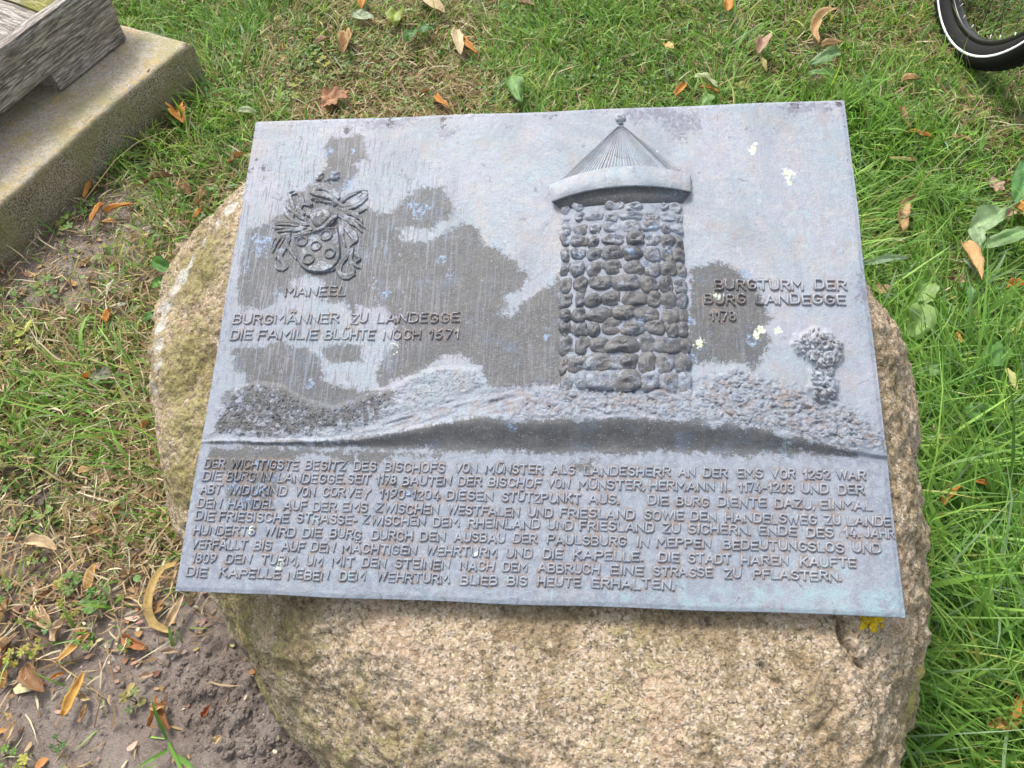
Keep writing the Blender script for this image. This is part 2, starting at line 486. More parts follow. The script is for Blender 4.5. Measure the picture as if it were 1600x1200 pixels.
def mat_wood(name, moss=0.0, across=False):
    n = NT(name)
    P = (lambda u, v: (v, u, v)) if across else (lambda u, v: (u, v, v))
    g = n.mapping(P(9, 120)); g2 = n.mapping(P(24, 270)); g3 = n.mapping(P(2.5, 26)); g4 = n.mapping(P(60, 420))
    a = n.noise(1, 6, .7, src=g, dist=.9); b = n.noise(1, 5, .7, src=g2, dist=.4); c = n.noise(1, 4, .6, src=g3, dist=.5); d = n.noise(1, 4, .7, src=g4)
    col = n.mix(n.smooth(c, .35, .65), (.25, .225, .205), (.37, .335, .305))
    col = n.mix(n.math('MULTIPLY', n.smooth(d, .50, .60), .55), col, (.42, .39, .35))
    col = n.mix(n.math('MULTIPLY', n.smooth(b, .51, .56), .85), col, (.62, .59, .54))
    col = n.mix(n.math('MULTIPLY', n.smooth(a, .55, .60), .6), col, (.075, .06, .05))
    col = n.mix(n.math('MULTIPLY', n.smooth(b, .43, .37), .55), col, (.12, .10, .085))
    col = n.mix(n.math('MULTIPLY', n.smooth(n.noise(5, 4, .6), .48, .68), .4), col, (.30, .20, .11))
    if moss: col = n.mix(n.math('MULTIPLY', n.smooth(n.noise(16, 6, .75), .30, .55), moss), col, n.mix(b, (.20, .20, .04), (.46, .43, .12)))
    b1 = n.bump(n.math('MULTIPLY', n.smooth(a, .60, .50), 1.0), .003, .9); b2 = n.bump(n.math('ADD', b, d), .0022, 1.0, b1)
    return n.fin(col, .85, b2, 0, .2)


def mat_plain(name, col, rough, metal=0.0, spec=.5, nb=None):
    n = NT(name)
    nn = n.noise(40, 4, .6)
    c = n.mix(n.math('MULTIPLY', nn, .5), col, tuple(min(1, x * 1.8 + .004) for x in col))
    return n.fin(c, rough, n.bump(nn, .0005, .5) if nb is None else nb, metal, spec)


M_BRONZE = mat_bronze(); M_ROCK = mat_boulder(); M_GROUND = mat_ground(); M_CONC = mat_concrete()
M_WOOD = mat_wood("weathered_oak"); M_WOODM = mat_wood("mossy_oak", .9, True); M_WOODX = mat_wood("weathered_oak_cross", 0, True)
M_GRASS = mat_vcol("grass_blade", .5, .35); M_STRAW = mat_vcol("dry_straw", .75, .2)
M_LEAF = mat_vcol("fallen_leaf", .65, .18, 130); M_WEED = mat_vcol("weed_leaf", .45, .3, 170, .4)
M_STONE = mat_vcol("pebble_stone", .8, 0, 200); M_CLOD = M_GROUND
M_RUBBER = mat_plain("tyre_rubber", (.005, .005, .006), .75, 0, .25); M_RIM = mat_plain("black_rim", (.006, .006, .007), .28)
M_STRIP = mat_plain("reflective_strip", (.80, .82, .86), .4); M_STEEL = mat_plain("spoke_steel", (.10, .10, .10), .35, .8)
M_NIP = mat_plain("nipple_brass", (.7, .7, .66), .3, .6); M_FRAME = mat_plain("bicycle_paint", (.03, .035, .04), .3)

# ================================================================== GROUND
BC = np.array([0.02, 0.56])          # centre of the boulder
# boulder outline: (azimuth deg, ground r, widest r, shoulder r)
_b = []
for px, py, z in ((262, 470, .28), (246, 560, .26), (245, 650, .25), (256, 750, .24), (272, 830, .22), (298, 910, .19), (332, 990, .16), (372, 1060, .12), (402, 1120, .11), (445, 1165, .10), (490, 1205, .10),
                  (300, 408, .33), (372, 318, .42), (470, 250, .48), (600, 196, .52), (690, 186, .53), (800, 196, .53), (1000, 215, .52), (1180, 240, .52), (1290, 320, .48), (1335, 420, .44),
                  (1362, 490, .40), (1388, 560, .36), (1408, 640, .33), (1424, 760, .30), (1433, 850, .28), (1446, 930, .27), (1450, 1000, .26), (1446, 1080, .25), (1436, 1150, .24), (1424, 1230, .22)):
    p = atz(px, py, z); _b.append((math.atan2(p[1] - BC[1], p[0] - BC[0]), math.hypot(p[0] - BC[0], p[1] - BC[1]) - (.036 if px > 1340 else .014 if py > 260 else .03), z - .03))
for x, y, z in ((-.18, .06, .11), (-.06, .0, .14), (.12, -.035, .17), (.32, -.03, .19), (.475, .02, .21)):
    _b.append((math.atan2(y - BC[1], x - BC[0]), math.hypot(x - BC[0], y - BC[1]), z))
_b.sort(); _ba = np.array([q[0] for q in _b]); _br = np.array([q[1] for q in _b]); _bz = np.array([q[2] for q in _b])


def mid_z(a):
    return np.interp(a, np.concatenate([_ba - 2 * np.pi, _ba, _ba + 2 * np.pi]), np.tile(_bz, 3))


def mid_r(a):
    return np.interp(a, np.concatenate([_ba - 2 * np.pi, _ba, _ba + 2 * np.pi]), np.tile(_br, 3))


def bdist(x, y):
    """distance outside the boulder outline (negative inside)"""
    dx, dy = x - BC[0], y - BC[1]
    return np.hypot(dx, dy) - mid_r(np.arctan2(dy, dx))


CONC_H = .13
conc_poly = [atz(*p, CONC_H)[:2] for p in ((-260, 545), (0, 318), (136, 196), (238, 112), (301, 66), (205, 40))]
_d = conc_poly[5] - conc_poly[4]
conc_poly[5] = conc_poly[4] + _d / np.linalg.norm(_d) * .75
_e = conc_poly[0] - conc_poly[3]
conc_poly[0] = conc_poly[3] + _e / np.linalg.norm(_e) * 1.75
conc_poly.append(conc_poly[5] + conc_poly[0] - conc_poly[3])
CP = np.array(conc_poly)

# control points over the ground: (px, py, green density, straw density, blade length m, soil, yellowness)
ZONES = [
    (350, 40, .9, .25, .055, .1, .2), (450, 90, .8, .7, .035, .35, .5), (560, 60, .8, 1.0, .035, .2, .5), (560, 140, .65, 1.3, .03, .25, .6), (700, 50, .8, 1.2, .03, .15, .6),
    (640, 150, .6, 1.5, .03, .2, .6), (800, 100, 1., .4, .045, .1, .2), (900, 60, 1.2, .2, .05, .05, .1), (1000, 130, 1.1, .3, .045, .05, .2), (1100, 60, 1.1, .35, .045, .1, .2),
    (1250, 80, .8, .6, .045, .15, .3), (1380, 60, .7, .8, .045, .2, .35), (1400, 150, 1.0, .5, .055, .1, .25), (1560, 160, .8, .7, .05, .2, .3), (1350, 210, 1.6, .1, .085, .0, .0),
    (1450, 300, 1.3, .3, .07, .1, .1), (1570, 300, 1.0, .5, .06, .15, .2), (1400, 400, 1.1, .4, .07, .1, .1), (1550, 430, 1.1, .5, .07, .1, .2), (1450, 520, 1.4, .2, .08, .05, .0),
    (1560, 560, 1.4, .2, .09, .05, .0), (1480, 700, 1.9, .1, .12, 0, .0), (1570, 800, 2.0, .05, .13, 0, .05), (1500, 900, 2.0, .05, .13, 0, .0), (1560, 1050, 2.1, .05, .14, 0, .05), (1480, 1150, 2.0, .1, .12, 0, .1),
    (330, 120, .9, .4, .055, .2, .3), (340, 220, .9, .5, .055, .2, .3), (230, 230, .6, .6, .06, .4, .3), (280, 330, .6, .7, .05, .4, .3), (200, 340, .15, .4, .035, .9, .3),
    (130, 400, .1, .2, .03, 1., .3), (70, 440, .2, .3, .03, .9, .4), (200, 440, .35, .6, .04, .6, .4), (60, 530, .6, 1.1, .04, .4, .5), (200, 540, .5, 1.5, .05, .25, .6),
    (100, 620, .75, 1.3, .055, .2, .5), (200, 630, .6, 1.5, .06, .2, .55), (60, 690, .55, 1.4, .055, .2, .5), (180, 720, .45, 1.6, .055, .25, .6), (40, 790, .25, .9, .04, .6, .5),
    (160, 820, .28, 1.7, .055, .4, .5), (230, 830, .28, 1.6, .055, .4, .6), (60, 880, .12, .7, .04, .8, .5), (180, 890, .12, .7, .045, .8, .5), (250, 960, .03, .15, .03, 1., .5),
    (60, 980, .05, .5, .04, .9, .5), (150, 1050, .02, .15, .03, 1., .5), (60, 1150, .02, .1, .03, 1., .5), (300, 1050, 0, .02, .03, 1., .5), (350, 1150, 0, .01, .03, 1., .5), (200, 1160, .01, .05, .03, 1., .5),
    (0, 1100, .05, .3, .03, 1., .5), (0, 900, .15, .7, .04, .8, .5),
]
ZP = np.array([atz(z[0], z[1])[:2] for z in ZONES]); ZV = np.array([z[2:] for z in ZONES])


def zone(x, y):
    x = x + .05 * vn(x * 5, y * 5, s=81); y = y + .05 * vn(x * 5, y * 5, s=82)
    d2 = (x[:, None] - ZP[None, :, 0]) ** 2 + (y[:, None] - ZP[None, :, 1]) ** 2
    w = 1 / (d2 + .0012) ** 2
    return (w @ ZV) / w.sum(1)[:, None]


def ground_h(x, y, fine=True):
    x = np.asarray(x, float); y = np.asarray(y, float)
    h = .014 * fbm(x * 3.1, y * 3.1, s=5, o=3)
    if fine:
        z = zone(x.ravel(), y.ravel())[:, 3].reshape(x.shape)
        near = np.exp(-np.maximum(bdist(x, y), 0) / .10) * (y < .9)
        r = 1 - np.abs(fbm(x * 24, y * 24, s=9, o=4))
        h = h + sst(.6, 1., z) * (.006 * fbm(x * 22, y * 22, s=11, o=4, g=.6) + near * .036 * (r - .72) + near * .013 * fbm(x * 55, y * 55, s=12, o=4, g=.75))
    return h


def build_ground():
    fx = np.arange(-1.75, 1.95, .0085); fy = np.arange(-.05, 2.75, .0085)
    def ext(a, lim):
        lo = []; v = a[0]; s = .0085
        while v > -lim: s *= 1.35; v -= s; lo.append(v)
        hi = []; v = a[-1]; s = .0085
        while v < lim: s *= 1.35; v += s; hi.append(v)
        return np.array(lo[::-1] + list(a) + hi)
    X, Y = np.meshgrid(ext(fx, 60), ext(fy, 60))
    ny, nx = X.shape
    x, y = X.ravel(), Y.ravel()
    h = np.zeros(len(x)); soil = np.zeros(len(x)); wet = np.zeros(len(x))
    for i in range(0, len(x), 40000):
        s = slice(i, i + 40000)
        z = zone(x[s], y[s])[:, 3]
        h[s] = ground_h(x[s], y[s]); soil[s] = sst(.45, .85, z + .25 * vn(x[s] * 30, y[s] * 30, s=3))
        wet[s] = np.clip(.75 + .5 * vn(x[s] * 14, y[s] * 14, s=44), 0, 1) * np.exp(-(((x[s] + .86) / .20) ** 2 + ((y[s] - .50) / .22) ** 2) ** 2)
    h -= .10 * (bdist(x, y) < -.06)
    far = sst(.25, 1.2, np.maximum(np.maximum(np.abs(x) - 1.7, y - 2.5), -y - .1)); soil = soil * (1 - far)
    m = np.stack([soil, wet, far, soil * 0 + 1], 1)
    o = mesh_np("ground", np.stack([x, y, h], 1), grid_quads(nx, ny), None, M_GROUND, attrs={'mask': m})
    tag(o, kind='structure')


build_ground()

# ================================================================== BOULDER
def plane_z(x, y, off):
    """height of the plane parallel to the plaque, off metres below it"""
    p0 = PO - uz * off
    return p0[2] - (uz[0] * (x - p0[0]) + uz[1] * (y - p0[1])) / uz[2]


def build_boulder():
    NA, NR = 820, 270
    A = np.linspace(-np.pi, np.pi, NA, endpoint=False)
    rm = mid_r(A); rm = np.convolve(np.tile(rm, 3), np.hanning(25) / np.hanning(25).sum(), 'same')[NA:2 * NA]
    ca, sa = np.cos(A), np.sin(A)
    left = sst(.2, .9, -ca); front = sst(.1, .9, -sa); right = sst(.3, .9, ca); back = sst(.2, .9, sa)
    rs = rm * (.76 + .06 * right + .10 * back - .03 * front)
    zs = plane_z(BC[0] + rs * ca, BC[1] + rs * sa, .022)
    zt = plane_z(BC[0] + .4 * rs * ca, BC[1] + .4 * rs * sa, .022)
    zm = mid_z(A); zm = np.convolve(np.tile(zm, 3), np.hanning(31) / np.hanning(31).sum(), 'same')[NA:2 * NA]
    zm = np.minimum(zm, zs - .05)
    rg = rm * (.97 - .02 * left)
    # profile control: centre, inner, shoulder, upper side, widest, lower, foot, below ground
    R = np.stack([0 * rs, .4 * rs, .8 * rs, rs, rs * .42 + rm * .62 - .004, rm, (rm + rg) / 2 + .004, rg, rg * .97], 0)
    Z = np.stack([0 * zs + plane_z(BC[0], BC[1], .022), zt, plane_z(BC[0] + .8 * rs * ca, BC[1] + .8 * rs * sa, .022), zs - .012, zs * .58 + zm * .42 + .012, zm, zm * .55, 0 * zm + .0, 0 * zm - .09], 0)
    t0 = np.array([0, .12, .25, .36, .52, .70, .82, .93, 1.0])
    t = np.linspace(0, 1, NR)
    def cr(P):
        out = np.zeros((NR, NA))
        k = np.clip(np.searchsorted(t0, t, side='right') - 1, 0, len(t0) - 2)
        m = np.gradient(P, t0, axis=0)
        dt = (t0[k + 1] - t0[k])[:, None]; u = ((t - t0[k])[:, None]) / dt
        return (2 * u ** 3 - 3 * u ** 2 + 1) * P[k] + (u ** 3 - 2 * u ** 2 + u) * dt * m[k] + (-2 * u ** 3 + 3 * u ** 2) * P[k + 1] + (u ** 3 - u ** 2) * dt * m[k + 1]
    RR, ZZ = cr(R), cr(Z)
    X = BC[0] + RR * ca; Y = BC[1] + RR * sa
    # displacement along rough normal
    w = sst(.24, .40, t)[:, None] * np.ones((1, NA))
    dx = RR * 0; P = np.stack([X, Y, ZZ], -1)
    du = np.gradient(P, axis=0); dv = np.stack([np.roll(P[..., i], -1, 1) - np.roll(P[..., i], 1, 1) for i in range(3)], -1)
    N = np.cross(du, dv); N /= np.linalg.norm(N, axis=-1)[..., None] + 1e-9
    if N[NR // 2, 0] @ np.array([ca[0], sa[0], .3]) < 0: N = -N
    f = lambda k, s, o=3, g=.5: fbm(X * k, Y * k, ZZ * k, s=s, o=o, g=g)
    D = .026 * f(3.5, 21, 2) + .015 * f(11, 22, 3) + .0095 * (.5 - np.abs(f(26, 23, 3))) + .0060 * f(75, 24, 3, .75)
    D -= .010 * sst(.12, .0, np.abs(f(9, 27, 3))) * sst(.0, .4, f(5, 28, 2))
    P = P + N * (D * w)[..., None]
    V = P.reshape(-1, 3)
    i = np.arange(NR - 1)[:, None] * NA; j = np.arange(NA)[None, :]
    q = np.stack([i + j, i + NA + j, i + NA + (j + 1) % NA, i + (j + 1) % NA], -1).reshape(-1, 4)
    NN = N.reshape(-1, 3)
    pr = proj(V)
    facing = ((CC - V) * NN).sum(1) > 0
    def spot(px, py):
        d = (pr[:, 0] - px) ** 2 + (pr[:, 1] - py) ** 2 + (~facing) * 1e9
        return V[np.argmin(d)]
    def blob(lst):
        r = np.zeros(len(V))
        for px, py, rad, wt in lst:
            c = spot(px, py); r = np.maximum(r, wt * np.exp(-((V - c) ** 2).sum(1) / (rad * rad)))
        return r
    def groove(pts, width, depth):
        c = np.array([spot(*p) for p in pts]); d = np.full(len(V), 1e9)
        for a_, b_ in zip(c[:-1], c[1:]):
            e = b_ - a_; tt = np.clip(((V - a_) @ e) / (e @ e + 1e-9), 0, 1)
            d = np.minimum(d, np.linalg.norm(V - a_ - tt[:, None] * e, axis=1) / (width * (1 - .5 * np.abs(2 * tt - 1)) + 1e-9))
        return depth * np.exp(-d * d)
    g = groove([(1314, 968), (1318, 1000), (1332, 1015), (1340, 1038), (1352, 1046)], .006, .016) + groove([(1192, 1040), (1202, 1060), (1222, 1078), (1230, 1092)], .007, .011) \
        + groove([(365, 1015), (372, 1050), (385, 1090)], .028, .018)
    moss = blob([(300, 430, .12, .75), (275, 560, .15, .7), (300, 640, .12, .7), (280, 760, .12, .65), (320, 900, .15, .6), (370, 940, .12, .75), (400, 1100, .14, .7), (450, 1000, .10, .55), (500, 1150, .14, .55), (560, 1100, .10, .45), (640, 1190, .1, .45),
                 (1010, 1010, .10, .45), (960, 1120, .10, .4), (820, 1000, .05, .3), (1430, 1120, .06, .6), (1420, 900, .05, .25)])
    white = blob([(385, 300, .03, .62), (360, 325, .03, .66), (335, 352, .03, .68), (318, 378, .02, .62), (300, 405, .025, .62), (285, 432, .028, .7), (272, 458, .028, .72), (262, 482, .028, .72), (255, 510, .026, .7), (248, 540, .024, .7), (245, 572, .024, .66), (243, 610, .022, .62), (245, 655, .022, .6), (250, 700, .022, .55), (258, 745, .02, .52)])
    mud = blob([(370, 1030, .045, .9), (380, 1080, .045, .8), (268, 850, .03, .5), (1160, 1020, .05, .3), (1180, 1000, .04, .4)])
    yel = blob([(1440, 1060, .03, .72), (1434, 1095, .028, .66), (1441, 1025, .022, .55), (1425, 1130, .025, .5), (705, 975, .03, .3)])
    V = V - NN * g[:, None]
    m = np.stack([moss, white, mud, yel], 1)
    o = mesh_np("boulder", V, q, None, M_ROCK, attrs={'mask': m})
    if (o.data.polygons[NA * 150].normal @ Vector(NN[NA * 150])) < 0: o.data.flip_normals()
    tag(o, 'large rough granite boulder with mossy left flank carrying the bronze plaque', 'boulder')
    return o, spot


boulder, rock_spot = build_boulder()

# ================================================================== BRONZE PLAQUE
plaque = empty("bronze_plaque")
plaque.matrix_world = Matrix(((ux[0], uy[0], uz[0], PO[0]), (ux[1], uy[1], uz[1], PO[1]), (ux[2], uy[2], uz[2], PO[2]), (0, 0, 0, 1)))
tag(plaque, 'bronze relief plaque with round tower, coat of arms and raised German text on the boulder', 'plaque')

def z4(lst): return pql([(1050 + a / 3.529, 400 + b / 3.529) for a, b in lst])
def z2(lst): return pql([(340 + a / 3.157, 180 + b / 3.157) for a, b in lst])
def z3(lst): return pql([(800 + a / 2.4, 150 + b / 2.4) for a, b in lst])
def z3h(lst, h):
    h = np.broadcast_to(h, (len(lst),)); return np.array([pqh(800 + a / 2.4, 150 + b / 2.4, k) for (a, b), k in zip(lst, h)])
def zs(lst): return pql([(400 + a / 5.455, 230 + b / 5.455) for a, b in lst])

DARK_POLYS = [
    # left: round the coat of arms down to the first inscription
    (z2([(540, 125), (600, 100), (700, 103), (742, 165), (748, 225), (700, 255), (665, 330), (600, 400), (740, 470), (800, 490), (860, 465), (900, 430), (920, 395), (1000, 350), (1100, 362), (1150, 430), (1165, 480),
         (1140, 510), (1100, 520), (1080, 560), (960, 560), (890, 560), (905, 620), (1040, 625), (1150, 560), (1210, 535), (1263, 540)]).tolist()
     + pql([(752, 362), (752, 380), (776, 385), (802, 405), (822, 427), (816, 450), (792, 465), (782, 492), (800, 485), (825, 468), (848, 453), (878, 432), (882, 600), (850, 604), (800, 609), (762, 600), (745, 572),
            (722, 556), (690, 560), (655, 580), (625, 596), (590, 606), (592, 570), (620, 545), (612, 500), (600, 485), (560, 480), (548, 500), (535, 470), (500, 470), (505, 440), (478, 430), (455, 440), (470, 462), (440, 466), (415, 480), (385, 486), (372, 470), (368, 440), (370, 400), (385, 360), (420, 345), (440, 325), (460, 300), (490, 285), (512, 262), (505, 230)]).tolist(), 1.0),
    (pql([(375, 537), (400, 540), (425, 535), (470, 540), (500, 560), (510, 595), (545, 605), (600, 608), (615, 615), (605, 645), (560, 668), (500, 676), (400, 680), (335, 676), (338, 650), (352, 612), (385, 600), (388, 585), (368, 575), (362, 552)]).tolist(), 1.0),
    (pql([(508, 545), (530, 537), (560, 540), (565, 565), (545, 568), (510, 560)]).tolist(), .9),
    # right of the tower
    (z4([(90, 90), (110, 60), (200, 45), (320, 45), (400, 90), (420, 130), (480, 165), (500, 230), (522, 290), (532, 335), (520, 385), (530, 440), (520, 520), (490, 590), (450, 630), (400, 600), (340, 570), (200, 590), (80, 620)]).tolist(), 1.0),
    # text field, upper left
    (pql([(322, 700), (400, 697), (560, 705), (570, 735), (545, 725), (520, 715), (470, 712), (455, 730), (440, 735), (430, 790), (395, 800), (352, 782), (350, 740), (325, 735)]).tolist(), .9),
    (pql([(545, 702), (700, 706), (690, 715), (620, 712), (590, 730), (560, 738)]).tolist(), .8),
    (pql([(590, 752), (640, 748), (660, 765), (690, 775), (670, 785), (610, 778)]).tolist(), .72),
    (pql([(868, 722), (940, 716), (925, 745), (905, 738), (880, 740)]).tolist(), .7),
]
LEDGE_T = pql([(300, 692), (319, 691), (450, 692), (562, 688), (637, 676), (700, 664), (750, 657), (784, 659), (850, 660), (900, 659), (980, 655), (1050, 660), (1121, 665), (1177, 672), (1234, 683), (1291, 697), (1333, 704.6), (1384, 713), (1400, 716)])
LEDGE_B = pql([(300, 694), (319, 694.5), (450, 697), (562, 700), (637, 703), (750, 705), (900, 709), (1050, 708), (1200, 710), (1291, 713), (1333, 715), (1384, 717), (1400, 718)])
HILL_T = pql([(300, 690), (380, 683), (470, 686), (560, 668), (650, 645), (750, 618), (800, 606), (870, 600), (960, 600), (1080, 598), (1150, 585), (1220, 600), (1300, 620), (1350, 650), (1400, 690)])
DARK_POLYS.append((np.vstack([LEDGE_T[1:-2], LEDGE_B[1:-2][::-1]]).tolist(), 1.05))
TREE = pql([(1236, 538), (1250, 524), (1275, 515), (1300, 522), (1313, 538), (1314, 560), (1302, 572), (1300, 590), (1314, 596), (1306, 606), (1304, 620), (1290, 632), (1270, 628), (1262, 605), (1268, 585), (1262, 566), (1245, 556)])
BUSHES = [(pql([(340, 640), (370, 610), (400, 600), (440, 605), (470, 625), (520, 640), (560, 625), (600, 610), (615, 625), (600, 650), (560, 672), (480, 684), (400, 684), (340, 676)]), 3.2),
          (pql([(600, 650), (610, 610), (650, 585), (700, 575), (745, 580), (755, 600), (700, 630), (640, 650)]), 2.2),
          (pql([(1080, 620), (1110, 590), (1150, 575), (1200, 600), (1240, 610), (1300, 625), (1370, 670), (1380, 700), (1290, 690), (1180, 664), (1080, 650)]), 3.4),
          (pql([(800, 640), (830, 612), (880, 605), (960, 610), (1080, 625), (1080, 655), (980, 648), (860, 655), (800, 655)]), 3.0)]
TOW_L = z3([(188, 400), (183, 560), (180, 740), (180, 900), (176, 1085)]); TOW_R = z3([(636, 380), (640, 560), (652, 740), (660, 900), (672, 1100)])
EDGE_SLATE = [z3([(430, 58), (560, 45), (690, 72), (702, 108), (645, 160), (590, 130), (545, 92), (450, 95)]), pql([(686, 203), (715, 199), (719, 207), (690, 216)]), pql([(1338, 428), (1344, 428), (1352, 465), (1346, 470), (1336, 445)]),
              pql([(560, 188), (640, 184), (635, 193), (565, 196)]), pql([(1210, 166), (1290, 160), (1290, 170), (1230, 176)])]


def patina(x, y):
    """stain fields and painted sky reflection of the plaque at plaque coordinates (m)"""
    wx = x + .0055 * fbm(x * 45, y * 45, s=61, o=3); wy = y + .0055 * fbm(x * 45, y * 45, s=62, o=3)
    dark = np.zeros(x.shape)
    for poly, w in DARK_POLYS:
        dark = np.maximum(dark, w * np.clip(.5 - sdf(wx, wy, poly) / .018, 0, 1))
    def spots(lst):
        r = np.zeros(x.shape)
        for px, py, rad in lst:
            c = pq(px, py); r = np.maximum(r, np.clip(1.2 - .75 * np.hypot(wx - c[0], wy - c[1]) / (rad * .00082), 0, 1))
        return r
    c = pq(500, 400); streak = np.clip(1.1 - np.hypot((x - c[0]) / .24, (y - c[1]) / .28) ** 3, 0.0, 1)
    c = pq(800, 520); streak = np.maximum(streak, .45 * np.clip(1.1 - np.hypot((x - c[0]) / .14, (y - c[1]) / .16) ** 3, 0, 1))
    c = pq(1140, 520); streak = np.maximum(streak, .35 * np.clip(1.1 - np.hypot((x - c[0]) / .08, (y - c[1]) / .1) ** 3, 0, 1))
    streak = np.maximum(streak * .8, .10)
    blue = spots([(545, 285, 18), (525, 275, 12), (553, 237, 9), (515, 240, 14), (410, 385, 22), (400, 370, 14), (385, 420, 16), (655, 330, 20), (640, 320, 14), (700, 430, 8), (690, 405, 10), (485, 598, 9), (890, 380, 9), (905, 400, 12), (885, 420, 6), (985, 400, 12),
                  (1010, 420, 12), (1045, 395, 10), (1010, 370, 8), (1165, 430, 14), (1085, 560, 12), (1080, 500, 8), (1076, 450, 6), (1175, 530, 14), (850, 525, 14), (435, 458, 12), (430, 745, 10), (395, 770, 30), (380, 790, 16), (365, 760, 16),
                  (640, 770, 12), (405, 725, 12), (800, 668, 12), (600, 460, 12), (1002, 510, 10), (1020, 360, 10)]) * .85
    lime = spots([(1175, 233, 11), (1233, 271, 14), (1234, 285, 7), (1181, 225, 6), (1095, 536, 9), (1183, 521, 11), (1190, 513, 8), (1218, 517, 7), (1122, 463, 7), (437, 874, 8), (438, 888, 6), (389, 830, 5), (745, 866, 4), (1026, 238, 4)])
    xs, ys = pq(613, 545)
    rr = np.hypot(x - xs, y - ys); an = np.arctan2(y - ys, x - xs)
    lime = np.maximum(lime, np.clip(1.2 - np.abs(rr - .0085) / .0022, 0, 1) * ((an < 2.3) & (an > -2.2)) * .8)
    ly = np.interp(x, LEDGE_T[:, 0], LEDGE_T[:, 1]); hy = np.interp(x, HILL_T[:, 0], HILL_T[:, 1])
    hill = sst(-.004, .012, y - ly) * sst(.025, -.01, y - hy)
    hill_s = hill * sst(.10, .25, x)
    rust = .58 * hill_s + .20 * (y < ly) * (y > .03) + .42 * sst(.03, .01, y)
    c = pq(700, 600); rust = np.maximum(rust, .42 * np.exp(-((x - c[0]) ** 2 + (y - c[1]) ** 2) / .0022))
    c = pq(1110, 610); rust = np.maximum(rust, .55 * np.exp(-((x - c[0]) ** 2 + (y - c[1]) ** 2) / .0012))
    cyan = .35 * hill_s + .42 * sst(.055, .02, y) + .25 * (y < ly) * sst(.5, .85, x)
    for px, py, s_ in ((1115, 585, .03), (1170, 610, .03), (560, 905, .05), (1300, 900, .05), (1000, 760, .04), (1225, 705, .03), (720, 230, .05), (1250, 350, .05), (830, 260, .04), (1370, 850, .03), (970, 187, .012), (490, 815, .04)):
        c = pq(px, py); cyan = np.maximum(cyan, .5 * np.exp(-((x - c[0]) ** 2 + (y - c[1]) ** 2) / s_ ** 2))
    slate = np.zeros(x.shape)
    for p in EDGE_SLATE: slate = np.maximum(slate, np.clip(.62 - sdf(wx, wy, p) / .03, 0, .85))
    slate = np.maximum(slate, .42 * sst(PH - .022, PH - .002, y)); slate = np.maximum(slate, .40 * sst(.012, .002, x))
    slate = np.maximum(slate, .35 * sst(PW - .012, PW - .002, x))
    dark = dark * (1 - .9 * sst(.02, .004, np.abs(x - .0)))
    dark = dark - .38 * sst(.004, -.004, sdf(x, y, BUSHES[0][0])) * (vn(x * 160, y * 160, s=66) > .0)
    rel = hill
    for p, a in BUSHES: rel = np.maximum(rel, sst(.006, -.004, sdf(x, y, p)))
    tone = .40 * hill_s + .75 * (y < ly) + .35 * sst(.9, .2, (y - ly) / .5) * (y >= ly) + .25 * sst(.18, .06, x)  # darker below the ledge, paler upward: sky reflection painted into the colour
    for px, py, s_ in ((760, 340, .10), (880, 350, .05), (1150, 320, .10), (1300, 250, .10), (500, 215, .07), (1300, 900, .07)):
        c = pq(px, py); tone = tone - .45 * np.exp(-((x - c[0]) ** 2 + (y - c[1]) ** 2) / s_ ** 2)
    flake = np.zeros(x.shape)
    for px, py, s_ in ((432, 232, .011), (438, 246, .009), (412, 262, .016), (392, 268, .012), (402, 250, .008), (470, 215, .012), (690, 190, .022), (610, 190, .02), (540, 205, .02), (1240, 168, .02), (1310, 163, .012), (860, 180, .02), (1180, 240, .012), (905, 215, .01)):
        c = pq(px, py); flake = np.maximum(flake, .62 * np.exp(-((x - c[0]) ** 2 + (y - c[1]) ** 2) / s_ ** 2))
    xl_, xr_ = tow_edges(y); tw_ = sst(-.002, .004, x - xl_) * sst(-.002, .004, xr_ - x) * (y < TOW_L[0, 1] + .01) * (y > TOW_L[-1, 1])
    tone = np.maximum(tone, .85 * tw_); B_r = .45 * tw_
    rust = np.maximum(rust, B_r)
    A = np.stack([dark, streak, blue, lime], -1); B = np.stack([rust, cyan, slate, np.clip(rel, 0, 1)], -1)
    global TONE
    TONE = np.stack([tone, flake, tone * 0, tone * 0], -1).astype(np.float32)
    return A.astype(np.float32), B.astype(np.float32)


def tow_edges(y):
    xl = np.interp(y, TOW_L[::-1, 1], TOW_L[::-1, 0]); xr = np.interp(y, TOW_R[::-1, 1], TOW_R[::-1, 0])
    return xl, xr


